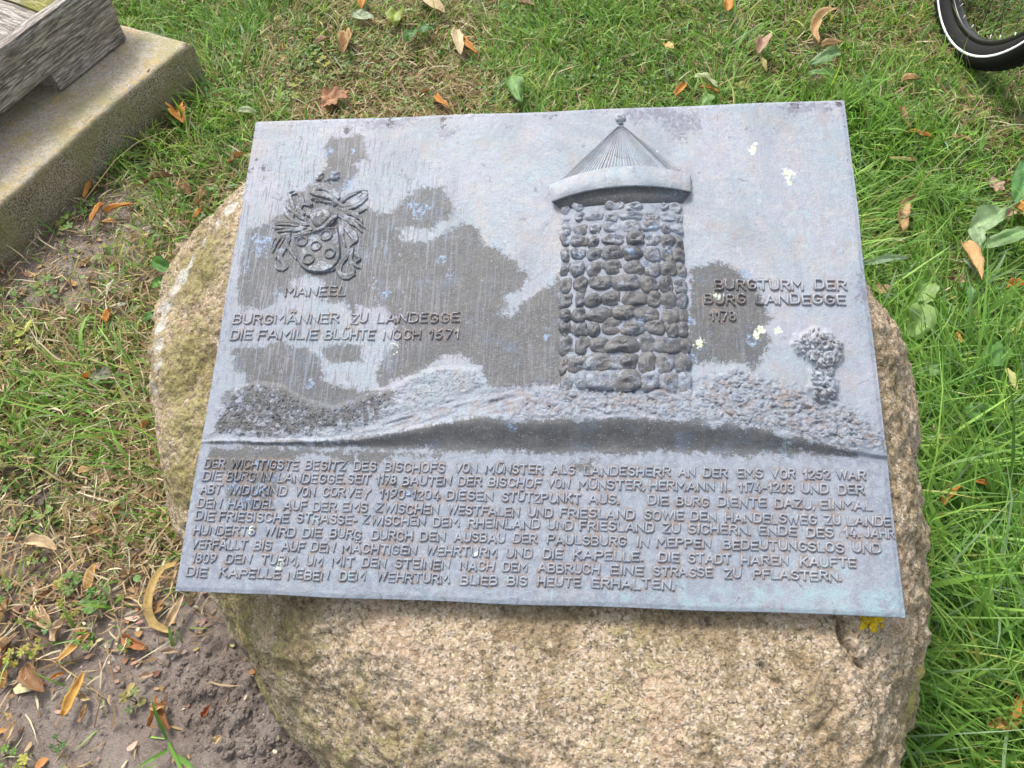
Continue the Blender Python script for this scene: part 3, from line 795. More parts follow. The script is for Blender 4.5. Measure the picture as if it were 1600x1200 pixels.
def relief_h(x, y):
    h = .0006 * fbm(x * 12, y * 12, s=71, o=2)
    h = h - .0012 * sst(.006, .0, x) - .0015 * sst(PW - .006, PW, x) - .0012 * sst(.005, 0, y) - .001 * sst(PH - .004, PH, y)
    ly = np.interp(x, LEDGE_T[:, 0], LEDGE_T[:, 1]) + .0016 * fbm(x * 60, y * 0, s=72, o=3)
    lb = np.minimum(np.interp(x, LEDGE_B[:, 0], LEDGE_B[:, 1]), ly - .0015)
    hy = np.interp(x, HILL_T[:, 0], HILL_T[:, 1])
    Hm = np.interp(x / PW, [0, .08, .25, .42, .55, .7, .85, .95, 1], [.0022, .003, .006, .013, .015, .014, .010, .006, .004])
    t = np.clip((hy - y) / np.maximum(hy - ly, .004), 0, 1)
    rise = Hm * t ** 1.1
    fall = Hm * sst(0, 1, np.clip((y - lb) / np.maximum(ly - lb, 1e-4), 0, 1)) ** 1.15
    hill = np.where(y > ly, rise, np.where(y > lb, fall, 0))
    # flow lines and rough modelling of the slope
    inh = sst(-.002, .01, y - ly) * sst(.015, -.012, y - hy)
    left = sst(.62, .40, x / PW)
    flow = fbm((x + y * 2.2) * 14, (y - x * .33) * 130, s=73, o=3)
    rid = 1 - np.abs(fbm(x * 95, y * 120, s=74, o=3, g=.6)) * 2
    h = h + hill + inh * (.0034 * flow * left + .0028 * (rid - .3) * (1 - .75 * left) + .0016 * fbm((x - y * .8) * 40, (y + x * .45) * 150, s=70, o=2) * (1 - left))
    h = h + .0006 * fbm(x * 20, y * 90, s=75, o=2) * ((y < ly) & (y > lb))
    for p, a in BUSHES:
        m = sst(.006, -.006, sdf(x, y, p))
        r = 1 - 2 * np.abs(fbm(x * 130 + 3 * vn(x * 40, y * 40, s=6), y * 130, s=76, o=2, g=.5))
        h = h + m * a * .001 * (.25 + .40 * r)
    d = sdf(x + .004 * vn(x * 90, y * 90, s=77), y + .004 * vn(x * 90, y * 90, s=78), TREE)
    m = sst(.003, -.008, d)
    r = 1 - 2 * np.abs(fbm(x * 110, y * 125, s=79, o=2, g=.5))
    h = h + m * (.0065 + .0045 * r)
    xl, xr = tow_edges(y)
    yt = TOW_L[0, 1] + .004; yb = TOW_L[-1, 1]
    tt = np.clip((x - xl) / (xr - xl) * 2 - 1, -1, 1)
    h = h + .0085 * np.sqrt(1 - tt ** 2) * sst(yb - .012, yb + .01, y) * (y < yt)
    return h


def add_patina(o, V, dark=None, side=None):
    A, B = patina(V[:, 0], V[:, 1])
    if side is not None:
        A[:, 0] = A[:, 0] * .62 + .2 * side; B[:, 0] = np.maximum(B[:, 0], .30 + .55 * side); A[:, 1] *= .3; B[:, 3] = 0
    if dark is not None: A[:, 0] = np.maximum(A[:, 0], dark)
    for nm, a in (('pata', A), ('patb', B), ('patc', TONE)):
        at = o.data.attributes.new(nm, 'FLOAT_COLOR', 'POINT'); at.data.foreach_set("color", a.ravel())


def bronze(name, V, Q, T, parent, smooth=True, dark=None, side=None):
    V = np.asarray(V, float)
    o = mesh_np(name, V, Q, T, M_BRONZE, parent, smooth)
    add_patina(o, V, dark, side)
    return o


def plate():
    nx, ny = 645, 520
    X, Y = np.meshgrid(np.linspace(0, PW, nx), np.linspace(0, PH, ny))
    # slightly wavy hand-cast outline
    fx = sst(0, .03, X) * sst(PW, PW - .03, X); 
    x, y = X.ravel(), Y.ravel()
    h = relief_h(x, y)
    ox = x + .0012 * vn(y * 9, y * 0, s=91) * (1 - fx.ravel()); oy = y + .0012 * vn(x * 9, x * 0, s=92)
    top = np.stack([ox, oy, h], 1)
    idx = np.arange(nx * ny).reshape(ny, nx)
    loop = np.concatenate([idx[0, :-1], idx[:-1, -1], idx[-1, ::-1][:-1], idx[::-1, 0][:-1]])
    n0 = len(top); lv = top[loop].copy(); m1 = lv.copy(); m1[:, 2] = -.0015; m2 = lv.copy(); m2[:, 2] = -.012
    c = np.array([PW / 2, PH / 2, 0]); m1[:, :2] += (m1[:, :2] - c[:2]) * .002
    V = np.vstack([top, m1, m2, [[PW / 2, PH / 2, -.012]]])
    n = len(loop); k = np.arange(n); k2 = (k + 1) % n
    Q = np.vstack([grid_quads(nx, ny), np.stack([loop, n0 + k, n0 + k2, loop[k2]], 1)[:, ::1], np.stack([n0 + k, n0 + n + k, n0 + n + k2, n0 + k2], 1)])
    T = np.stack([n0 + n + k, np.full(n, n0 + 2 * n), n0 + n + k2], 1)
    # brown grime gathered round the raised letters
    F = np.vstack(FOOT); g = np.zeros((ny, nx)); ii = np.clip((F[:, 1] / PH * (ny - 1)).round().astype(int), 0, ny - 1); jj = np.clip((F[:, 0] / PW * (nx - 1)).round().astype(int), 0, nx - 1)
    np.add.at(g, (ii, jj), 1.0); k = np.array([.4, .8, 1, .8, .4])
    for ax in (0, 1):
        for _ in (0, 1): g = np.apply_along_axis(lambda r: np.convolve(r, k, 'same'), ax, g)
    g = np.clip(g / 16, 0, 1).ravel(); side = np.zeros(len(V)); side[:nx * ny] = g
    o = mesh_np("plate", V, Q, T, M_BRONZE, plaque, True)
    A, B = patina(V[:, 0], V[:, 1]); B[:, 0] = np.maximum(B[:, 0], .78 * side)
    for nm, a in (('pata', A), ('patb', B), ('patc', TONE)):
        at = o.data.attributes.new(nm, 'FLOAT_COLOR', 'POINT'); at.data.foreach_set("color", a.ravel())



# ---- raised lettering
def arc(cx, cy, rx, ry, a0, a1, n=7):
    a = np.radians(np.linspace(a0, a1, n)); return [(cx + rx * math.cos(t), cy + ry * math.sin(t)) for t in a]

G = {
    'A': (.78, [[(0, 0), (.36, 1), (.42, 1), (.78, 0)], [(.13, .32), (.65, .32)]]),
    'B': (.64, [[(0, 0), (0, 1), (.36, 1)] + arc(.38, .76, .22, .24, 90, -90)[1:] + [(.0, .52)], [(.36, .52)] + arc(.40, .26, .24, .26, 90, -90) + [(0, 0)]]),
    'C': (.66, [arc(.34, .68, .32, .32, 20, 180) + arc(.34, .32, .32, .32, 180, 340)]),
    'D': (.66, [[(0, 0), (0, 1), (.3, 1)] + arc(.34, .68, .32, .32, 90, 0)[1:] + arc(.34, .32, .32, .32, 0, -90) + [(0, 0)]]),
    'E': (.58, [[(.58, 1), (0, 1), (0, 0), (.58, 0)], [(0, .52), (.5, .52)]]),
    'F': (.56, [[(.56, 1), (0, 1), (0, 0)], [(0, .5), (.48, .5)]]),
    'G': (.68, [arc(.34, .68, .32, .32, 25, 180) + arc(.34, .32, .32, .32, 180, 360) + [(.66, .46), (.38, .46)]]),
    'H': (.66, [[(0, 0), (0, 1)], [(.66, 0), (.66, 1)], [(0, .5), (.66, .5)]]),
    'I': (.02, [[(0, 0), (0, 1)]]),
    'J': (.46, [[(.46, 1), (.46, .26)] + arc(.23, .24, .23, .24, 0, -170)[1:]]),
    'K': (.64, [[(0, 0), (0, 1)], [(.6, 1), (.02, .42)], [(.2, .6), (.64, 0)]]),
    'L': (.52, [[(0, 1), (0, 0), (.52, 0)]]),
    'M': (.82, [[(0, 0), (0, 1), (.41, .35), (.82, 1), (.82, 0)]]),
    'N': (.66, [[(0, 0), (0, 1), (.66, 0), (.66, 1)]]),
    'O': (.68, [arc(.34, .68, .33, .32, 0, 180) + arc(.34, .32, .33, .32, 180, 360) + [(.67, .68)]]),
    'P': (.62, [[(0, 0), (0, 1), (.36, 1)] + arc(.38, .74, .24, .26, 90, -90)[1:] + [(0, .48)]]),
    'R': (.64, [[(0, 0), (0, 1), (.36, 1)] + arc(.38, .75, .24, .25, 90, -90)[1:] + [(0, .5)], [(.32, .5), (.64, 0)]]),
    'S': (.62, [arc(.31, .74, .29, .26, 25, 180) + arc(.31, .74, .29, .23, 180, 260, 4)[1:] + arc(.31, .27, .30, .27, 85, -155, 10)]),
    'T': (.66, [[(0, 1), (.66, 1)], [(.33, 1), (.33, 0)]]),
    'U': (.66, [[(0, 1), (0, .32)] + arc(.33, .32, .33, .32, 180, 360)[1:] + [(.66, 1)]]),
    'V': (.74, [[(0, 1), (.37, 0), (.74, 1)]]),
    'W': (1.0, [[(0, 1), (.26, 0), (.5, .9), (.74, 0), (1.0, 1)]]),
    'Y': (.70, [[(0, 1), (.35, .45), (.7, 1)], [(.35, .45), (.35, 0)]]),
    'Z': (.62, [[(0, 1), (.62, 1), (0, 0), (.62, 0)]]),
    '0': (.52, [arc(.26, .72, .25, .28, 0, 180) + arc(.26, .28, .25, .28, 180, 360) + [(.51, .72)]]),
    '1': (.26, [[(.02, .70), (.22, .98)], [(.24, 1), (.24, 0)]]),
    '2': (.52, [arc(.26, .74, .25, .26, 165, -20) + [(.03, .0), (.52, 0)]]),
    '3': (.52, [arc(.25, .75, .24, .25, 150, -90) + arc(.26, .26, .26, .26, 90, -150)]),
    '4': (.56, [[(.30, 1), (0, .26), (.56, .26)], [(.40, .5), (.40, 0)]]),
    '5': (.52, [[(.48, 1), (.08, 1), (.05, .55)] + arc(.25, .30, .27, .30, 110, -150)]),
    '6': (.52, [arc(.26, .30, .25, .30, 0, 360, 12), [(.01, .34), (.10, .72), (.42, 1)]]),
    '7': (.50, [[(0, 1), (.5, 1), (.16, 0)]]),
    '8': (.52, [arc(.26, .76, .22, .24, -90, 270, 11), arc(.26, .27, .26, .27, 90, 450, 11)]),
    '9': (.52, [arc(.26, .70, .25, .30, 0, 360, 12), [(.51, .66), (.42, .28), (.10, 0)]]),
    '.': (.04, [[(0, .03), (.04, .03)]]), ',': (.08, [[(.08, .08), (0, -.16)]]), '-': (.28, [[(0, .42), (.28, .42)]]),
}
UML = {'Ä': 'A', 'Ü': 'U', 'Ö': 'O'}


FOOT = []


def stroke(acc, P, closed_h, wid, rng):
    """raised bar with sloped sides and a slightly crowned top, along plaque-plane points P"""
    P = np.asarray(P, float)
    # resample long segments so that the bar follows the relief beneath
    Q = [P[0]]
    for a, b in zip(P[:-1], P[1:]):
        n = max(1, int(np.linalg.norm(b - a) / .006))
        for k in range(1, n + 1): Q.append(a + (b - a) * k / n)
    P = np.array(Q)
    T = np.zeros_like(P); T[1:-1] = (P[2:] - P[1:-1]) / (np.linalg.norm(P[2:] - P[1:-1], axis=1)[:, None] + 1e-9) + (P[1:-1] - P[:-2]) / (np.linalg.norm(P[1:-1] - P[:-2], axis=1)[:, None] + 1e-9)
    T[0] = P[1] - P[0]; T[-1] = P[-1] - P[-2]
    T /= np.linalg.norm(T, axis=1)[:, None] + 1e-9
    N = np.stack([-T[:, 1], T[:, 0]], 1)
    P = np.vstack([P[0] - T[0] * wid * .95, P[0] - T[0] * wid * .6, P, P[-1] + T[-1] * wid * .6, P[-1] + T[-1] * wid * .95])
    N = np.vstack([N[0], N[0], N, N[-1], N[-1]])
    hh = np.full(len(P), closed_h); hh[0] = hh[-1] = -.0006; hh[1] = hh[-2] = closed_h * .9
    ww = np.full(len(P), 1.0); ww[0] = ww[-1] = .8; ww[1] = ww[-2] = .85
    prof = [(-1.0, -.3), (-.82, .55), (-.5, .95), (0, 1.06), (.5, .95), (.82, .55), (1.0, -.3)]
    base = relief_h(P[:, 0], P[:, 1])
    V = []
    for s_, t_ in prof:
        xy = P + N * (s_ * wid * ww)[:, None]
        z = base + hh * np.where(t_ > 0, t_, 1) * (1 if t_ > 0 else -.3)
        V.append(np.column_stack([xy, z]))
    V = np.stack(V, 1); n, m = V.shape[:2]
    q = [(i * m + j, i * m + j + 1, (i + 1) * m + j + 1, (i + 1) * m + j) for i in range(n - 1) for j in range(m - 1)]
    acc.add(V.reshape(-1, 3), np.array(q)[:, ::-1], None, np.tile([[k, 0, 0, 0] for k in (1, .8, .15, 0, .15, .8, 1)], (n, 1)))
    FOOT.append(P)


def word(parent, txt, p0, p1, cap, wid=.00165, hgt=.0022, slant=0.0):
    rng = random
    wd = []; gap = .27
    for ch in txt:
        wd.append(G[UML.get(ch, ch)][0])
    total = sum(wd) + gap * (len(txt) - 1)
    d = p1 - p0; Lw = np.linalg.norm(d); ex = d / Lw; ey = np.array([-ex[1], ex[0]])
    Lw2 = Lw - 2 * wid * .8
    sx = Lw2 / total; x = 0
    acc = Acc()
    for ch, w_ in zip(txt, wd):
        b = UML.get(ch, ch)
        rot = rng.gauss(0, .032); dy = rng.gauss(0, .00045); sl = slant + rng.gauss(0, .03); hj = hgt * rng.uniform(.72, 1.12)
        strokes = [list(s) for s in G[b][1]]
        if ch in UML: strokes += [[(w_ * .3, 1.24), (w_ * .3 + .02, 1.28)], [(w_ * .7, 1.24), (w_ * .7 + .02, 1.28)]]
        for k, s in enumerate(strokes):
            pts = []
            for a, c in s:
                X_ = wid * .8 + (x + a) * sx + sl * c * cap; Y_ = c * cap + dy
                cx = (x + w_ / 2) * sx
                X2 = cx + (X_ - cx) * math.cos(rot) - Y_ * math.sin(rot); Y2 = (X_ - cx) * math.sin(rot) + Y_ * math.cos(rot)
                pts.append(p0 + ex * X2 + ey * Y2)
            stroke(acc, pts, hj * (1 + .045 * k), wid * rng.uniform(.86, 1.14), rng)
        x += w_ + gap
    V, Q, T = acc.arr()
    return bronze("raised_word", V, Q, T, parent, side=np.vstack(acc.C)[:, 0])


ORG = {1: 270, 2: 560, 3: 850, 4: 1120}
def X(p, v): return ORG[p] + v / 5
LINES = [
    ((316, 731), (1352, 749.6), [("DER", 319, 352), ("WICHTIGSTE", 360, 467), ("BESITZ", 476, 541), ("DES", 552, 589), ("BISCHOFS", 600, 696), ("VON", 709, 746), ("MÜNSTER", 758, 849), ("ALS", 860, 899), ("LANDESHERR", 911, 1048), ("AN", 1059, 1087), ("DER", 1098, 1137), ("EMS", 1151, 1193), ("VOR", 1204, 1243), ("1252", 1254, 1298), ("WAR", 1306, 1353)]),
    ((316, 750), (1352, 772), [("DIE", 316, 347), ("BURG", 354, 400), ("IN", 407, 423), ("LANDEGGE.", 433, 540), ("SEIT", 543, 579), ("1178", 587, 619), ("BAUTEN", 628, 705), ("DER", 715, 753), ("BISCHOF", 762, 846), ("VON", 854, 890), ("MÜNSTER,", 903, 1008), ("HERMANN", 1014, 1117), ("II.", 1126, 1142), ("1174-1203", 1153, 1241), ("UND", 1251, 1295), ("DER", 1309, 1351)]),
    ((313, 771), (1363, 797), [("ABT", 313, 346), ("WIDUKIND", 356, 448), ("VON", 459, 493), ("CORVEY", 503, 578), ("1190-1204", 592, 688), ("DIESEN", 697, 771), ("STÜTZPUNKT", 783, 908), ("AUS.", 919, 968), ("DIE", 1012, 1045), ("BURG", 1056, 1108), ("DIENTE", 1121, 1198), ("DAZU,", 1210, 1274), ("EINMAL", 1281, 1364)]),
    ((308, 792.4), (1393, 821.6), [("DEN", 308, 346), ("HANDEL", 356, 430), ("AUF", 442, 480), ("DER", 488, 526), ("EMS", 534, 575), ("ZWISCHEN", 586, 686), ("WESTFALEN", 698, 812), ("UND", 824, 864), ("FRIESLAND", 874, 992), ("SOWIE", 1006, 1069), ("DEN", 1078, 1120), ("HANDELSWEG", 1132, 1277), ("ZU", 1288, 1314), ("LANDE", 1323, 1393)]),
    ((305, 812), (1398, 841), [("DIE", 305, 336), ("FRIESISCHE", 342, 452), ("STRASSE-", 463, 558), ("ZWISCHEN", 565, 665), ("DEM", 676, 718), ("RHEINLAND", 730, 844), ("UND", 855, 896), ("FRIESLAND", 905, 1022), ("ZU", 1035, 1063), ("SICHERN.", 1075, 1173), ("ENDE", 1185, 1245), ("DES", 1259, 1303), ("14.", 1318, 1344), ("JAHR", 1350, 1399)]),
    ((302, 834), (1377, 864), [("HUNDERTS", 302, 399), ("WIRD", 412, 462), ("DIE", 472, 503), ("BURG", 515, 565), ("DURCH", 580, 645), ("DEN", 656, 696), ("AUSBAU", 709, 789), ("DER", 801, 840), ("PAULSBURG", 854, 979), ("IN", 994, 1014), ("MEPPEN", 1025, 1111), ("BEDEUTUNGSLOS", 1129, 1319), ("UND", 1332, 1377)]),
    ((298, 856), (1337, 886), [("VERFÄLLT", 298, 386), ("BIS", 396, 425), ("AUF", 439, 476), ("DEN", 485, 523), ("MÄCHTIGEN", 534, 651), ("WEHRTURM", 664, 777), ("UND", 790, 832), ("DIE", 848, 879), ("KAPELLE.", 895, 1005), ("DIE", 1028, 1062), ("STADT", 1075, 1143), ("HAREN", 1157, 1232), ("KAUFTE", 1249, 1338)]),
    ((297, 877.6), (1312, 907), [("1809", 298, 338), ("DEN", 352, 392), ("TURM,", 407, 467), ("UM", 478, 504), ("MIT", 518, 554), ("DEN", 565, 603), ("STEINEN", 616, 703), ("NACH", 718, 772), ("DEM", 785, 824), ("ABBRUCH", 840, 937), ("EINE", 953, 1006), ("STRASSE", 1020, 1114), ("ZU", 1131, 1158), ("PFLASTERN.", 1176, 1315)]),
    ((291, 899.6), (1050, 921), [("DIE", 291, 324), ("KAPELLE", 342, 439), ("NEBEN", 449, 514), ("DEM", 530, 571), ("WEHRTURM", 587, 703), ("BLIEB", 719, 778), ("BIS", 792, 824), ("HEUTE", 839, 908), ("ERHALTEN.", 924, 1054)]),
]
def inscribe(name, lines, label, cappx, **kw):
    ins = empty(name); ins.parent = plaque; ins['label'] = label
    for (x0, y0), (x1, y1), words in lines:
        f = lambda x: y0 + (y1 - y0) * (x - x0) / (x1 - x0)
        for txt, a, b in words:
            m = (a + b) / 2
            cap = np.linalg.norm(pq(m, f(m)) - pq(m, f(m) - cappx))
            word(ins, txt, pq(a, f(a)), pq(b, f(b)), cap, **kw)
inscribe("long_inscription", LINES, "nine lines of raised capitals under the hill", 13.0, slant=.05)
inscribe("family_inscription", [((444.5, 462.5), (540, 462), [("MANEEL", 444.5, 540)]), ((363, 505.6), (718, 503.7), [("BURGMÄNNER", 363, 530), ("ZU", 547.5, 574), ("LANDEGGE", 588.6, 718.5)]),
                                ((359, 530.3), (717, 529.4), [("DIE", 359, 394), ("FAMILIE", 402, 497), ("BLÜHTE", 507, 585.5), ("NOCH", 598, 658), ("1671", 669, 717)])], "raised capitals under the coat of arms", 13.6, wid=.0017, slant=.04)
inscribe("tower_inscription", [((1116, 452.4), (1323, 452.8), [("BURGTURM", 1116, 1255.5), ("DER", 1272, 1323.5)]), ((1100, 475.2), (1322, 476.2), [("BURG", 1100, 1166), ("LANDEGGE", 1180, 1322)]), ((1108, 501), (1151, 501.3), [("1178", 1108.7, 1151)])],
         "raised capitals right of the tower", 14.2, wid=.0019, hgt=.0030)

plate()

# ---- tower relief
tower = empty("tower_relief"); tower.parent = plaque; tower['label'] = "round field-stone tower with conical roof in relief"


def dome_stone(cx, cy, rx, ry, hz, seed, base):
    nu, nv = 18, 7
    V = []
    for k in range(nv):
        r = 1 - k / nv
        for j in range(nu):
            a = 2 * math.pi * j / nu
            e = 2.5
            sx = abs(math.cos(a)) ** (2 / e) * math.copysign(1, math.cos(a)); sy = abs(math.sin(a)) ** (2 / e) * math.copysign(1, math.sin(a))
            V.append((sx * r, sy * r, (1 - r ** 2.6) ** .5))
    V.append((0, 0, 1.0)); V = np.array(V)
    sc = 1 + .26 * vn(V[:, 0] * 1.5 + seed * 3.1, V[:, 1] * 1.3 + seed * 1.7, s=seed)
    x = cx + rx * V[:, 0] * sc; y = cy + ry * V[:, 1] * sc
    n1 = vn(V[:, 0] * 1.1 + seed, V[:, 1] * 1.6, s=seed + 3)
    n2 = np.abs(vn(V[:, 0] * 2.3 + seed, V[:, 1] * 3.2, s=seed + 5)) + .5 * np.abs(vn(V[:, 0] * 5 + seed, V[:, 1] * 6, s=seed + 8))
    z = base - .0016 + hz * V[:, 2] * (1 + .45 * n1 - .35 * n2) - .0012 * V[:, 0] * (V[:, 2])
    q = [(k * nu + j, k * nu + (j + 1) % nu, (k + 1) * nu + (j + 1) % nu, (k + 1) * nu + j) for k in range(nv - 1) for j in range(nu)]
    t = [((nv - 1) * nu + j, (nv - 1) * nu + (j + 1) % nu, nv * nu) for j in range(nu)]
    return np.stack([x, y, z], 1), np.array(q), np.array(t)


def build_tower():
    rows = [(414, 8), (452, 8), (492, 8), (540, 8), (588, 8), (645, 8), (703, 7), (762, 8), (818, 7), (870, 8), (932, 7), (998, 7), (1066, 7)]
    rr = random.Random(5)
    for ri, (ry_, n) in enumerate(rows):
        hh = ((rows[ri + 1][0] if ri + 1 < len(rows) else 1132) - (rows[ri - 1][0] if ri else 378)) / 2
        # angles round the drum so that stones narrow toward its edges
        cuts = np.sort(np.linspace(-1, 1, n + 1) + np.array([0] + [rr.uniform(-.5, .5) / n for _ in range(n - 1)] + [0]))
        ang = cuts * math.radians(64); sx = np.sin(ang) / math.sin(math.radians(64))
        for k in range(n):
            a, b = sx[k], sx[k + 1]; m = (a + b) / 2
            yz = ry_ - 10 * (1 - m * m) * (-1 if ri > 20 else 1) + rr.uniform(-5, 5) + 6
            xl, xr = 183 + (ry_ - 400) * -.01, 638 + (ry_ - 400) * .05
            if ri == 0 and k in (2, 5): continue
            hh0 = .009 * math.sqrt(max(.05, 1 - m * m)) + .002
            c = z3h([((xl + xr) / 2 + m * (xr - xl) / 2, yz)], hh0)[0]
            wpx = (b - a) / 2 * (xr - xl) / 2
            rx = wpx * .00083 / 2.4 * 1.20; ryy = hh / 2 * .00093 / 2.4 * 1.22 * rr.uniform(.88, 1.06)
            base = float(relief_h(np.array([c[0]]), np.array([c[1]]))[0])
            hz = (.0066 + .0026 * rr.random()) * (.55 + .45 * math.sqrt(1 - m * m)) * (.8 if ri < 3 else 1)
            V, Q, T = dome_stone(c[0], c[1], rx, ryy, hz, 100 + ri * 13 + k, base)
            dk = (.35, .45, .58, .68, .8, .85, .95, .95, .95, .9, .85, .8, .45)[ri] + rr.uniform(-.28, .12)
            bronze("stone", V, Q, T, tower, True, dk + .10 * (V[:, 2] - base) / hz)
    for cx, cy, w in ((540, 1130, 34), (600, 1118, 40), (655, 1130, 30), (480, 1118, 26)):
        c = z3([(cx, cy)])[0]; V, Q, T = dome_stone(c[0], c[1], w * .00034, 22 * .00038, .004, cx, float(relief_h(c[:1], c[1:])[0])); bronze("stone", V, Q, T, tower)
    # roof
    nb = 280; nv = 30
    Lp, Rp, Mp = (164, 328), (648, 290), (408, 270)
    u = np.linspace(0, 1, nb); crown = np.sqrt(np.clip(1 - (2 * u - 1) ** 2, 0, 1))
    bx = (1 - u) * Lp[0] + u * Rp[0]; by = (1 - u) ** 2 * Lp[1] + 2 * u * (1 - u) * (2 * Mp[1] - (Lp[1] + Rp[1]) / 2) + u ** 2 * Rp[1]
    rid = .35 * np.abs(vn(u * 62, u * 0, s=31)) ** .5 + .65 * (.5 + .5 * np.sin(2 * np.pi * (u * 38 + .5 * vn(u * 15, u * 0, s=34)))) ** .7
    V = []
    for k in range(nv + 1):
        t = k / nv; tt = .05 + .95 * t
        hz = (.0045 + .002 * t) + (.001 + .007 * t) * crown + (.0010 + .0013 * t) * (rid - .5) + .0006 * vn(u * 14, u * 0 + t * 3, s=32)
        p = z3h(list(zip(407 + (bx - 407) * tt, 104 + (by - 104) * tt)), hz)
        hz = hz.copy(); hz[0] = hz[-1] = -.001
        V.append(np.column_stack([p, hz]))
    ap = z3h([(407, 104)], .004)[0]
    V = np.vstack(V); bronze("roof", V, grid_quads(nb, nv + 1)[:, ::-1], None, tower, side=np.tile(.05 + .45 * sst(.5, .2, rid), nv + 1))
    # eaves band, shade painted dark on its underside
    n = 60; u = np.linspace(0, 1, n)
    def q3(L, M, R, h): return z3h(list(zip((1 - u) ** 2 * L[0] + 2 * u * (1 - u) * M[0] + u ** 2 * R[0], (1 - u) ** 2 * L[1] + 2 * u * (1 - u) * M[1] + u ** 2 * R[1])), h)
    crown = np.sqrt(np.clip(1 - (2 * u - 1) ** 2, 0, 1)); wv = .0006 * vn(u * 12, u * 0, s=33)
    T_, B_, W_ = ((136, 335), (400, 214), (668, 294)), ((148, 397), (400, 300), (672, 360)), ((186, 426), (410, 394), (640, 402))
    mixp = lambda P, Q, f: tuple((a[0] * (1 - f) + b[0] * f, a[1] * (1 - f) + b[1] * f) for a, b in zip(P, Q))
    rows_ = []
    for C3, h in ((T_, .0005 + .006 * crown), (T_, .0078 + .011 * crown + wv), (mixp(T_, B_, .05), .0086 + .0115 * crown + wv), (mixp(T_, B_, .5), .0090 + .0118 * crown + wv * 2), (mixp(T_, B_, .94), .0092 + .012 * crown - wv), (B_, .0084 + .012 * crown),
                  (mixp(B_, W_, .06), .0055 + .0105 * crown), (mixp(B_, W_, .5), .0022 + .0102 * crown), (W_, .0002 + .0090 * crown), (mixp(B_, W_, 1.15), -.002 + .0070 * crown)):
        rows_.append(np.column_stack([q3(*C3, h), h]))
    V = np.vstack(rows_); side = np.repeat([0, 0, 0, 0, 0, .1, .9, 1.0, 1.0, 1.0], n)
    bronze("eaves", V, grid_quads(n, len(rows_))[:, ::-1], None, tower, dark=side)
    # knob
    c = z3([(408, 80)])[0]; V, Q, T = dome_stone(c[0], c[1], .0085, .0088, .009, 7, 0.0); bronze("finial", V, Q, T, tower)
    for p_, r_, z_ in ((ap + [0, .004], .0052, .0045),):
        V, Q, T = dome_stone(p_[0], p_[1], .0062, .003, .006, 9, 0.0); bronze("collar", V, Q, T, tower)


build_tower()

# ---- coat of arms
arms = empty("coat_of_arms"); arms.parent = plaque; arms['label'] = "shield with five roundels, helmet and leafy mantling"


def lathe2(cx, cy, prof, nu=26, z0=0.0, sq=1.0):
    V = []; 
    for r, z in prof:
        for j in range(nu):
            a = 2 * math.pi * j / nu; V.append((cx + r * math.cos(a), cy + r * sq * math.sin(a), z0 + z))
    V.append((cx, cy, z0 + prof[-1][1])); n = len(prof)
    q = [(k * nu + j, k * nu + (j + 1) % nu, (k + 1) * nu + (j + 1) % nu, (k + 1) * nu + j) for k in range(n - 1) for j in range(nu)]
    t = [((n - 1) * nu + j, (n - 1) * nu + (j + 1) % nu, n * nu) for j in range(nu)]
    return np.array(V), np.array(q), np.array(t)


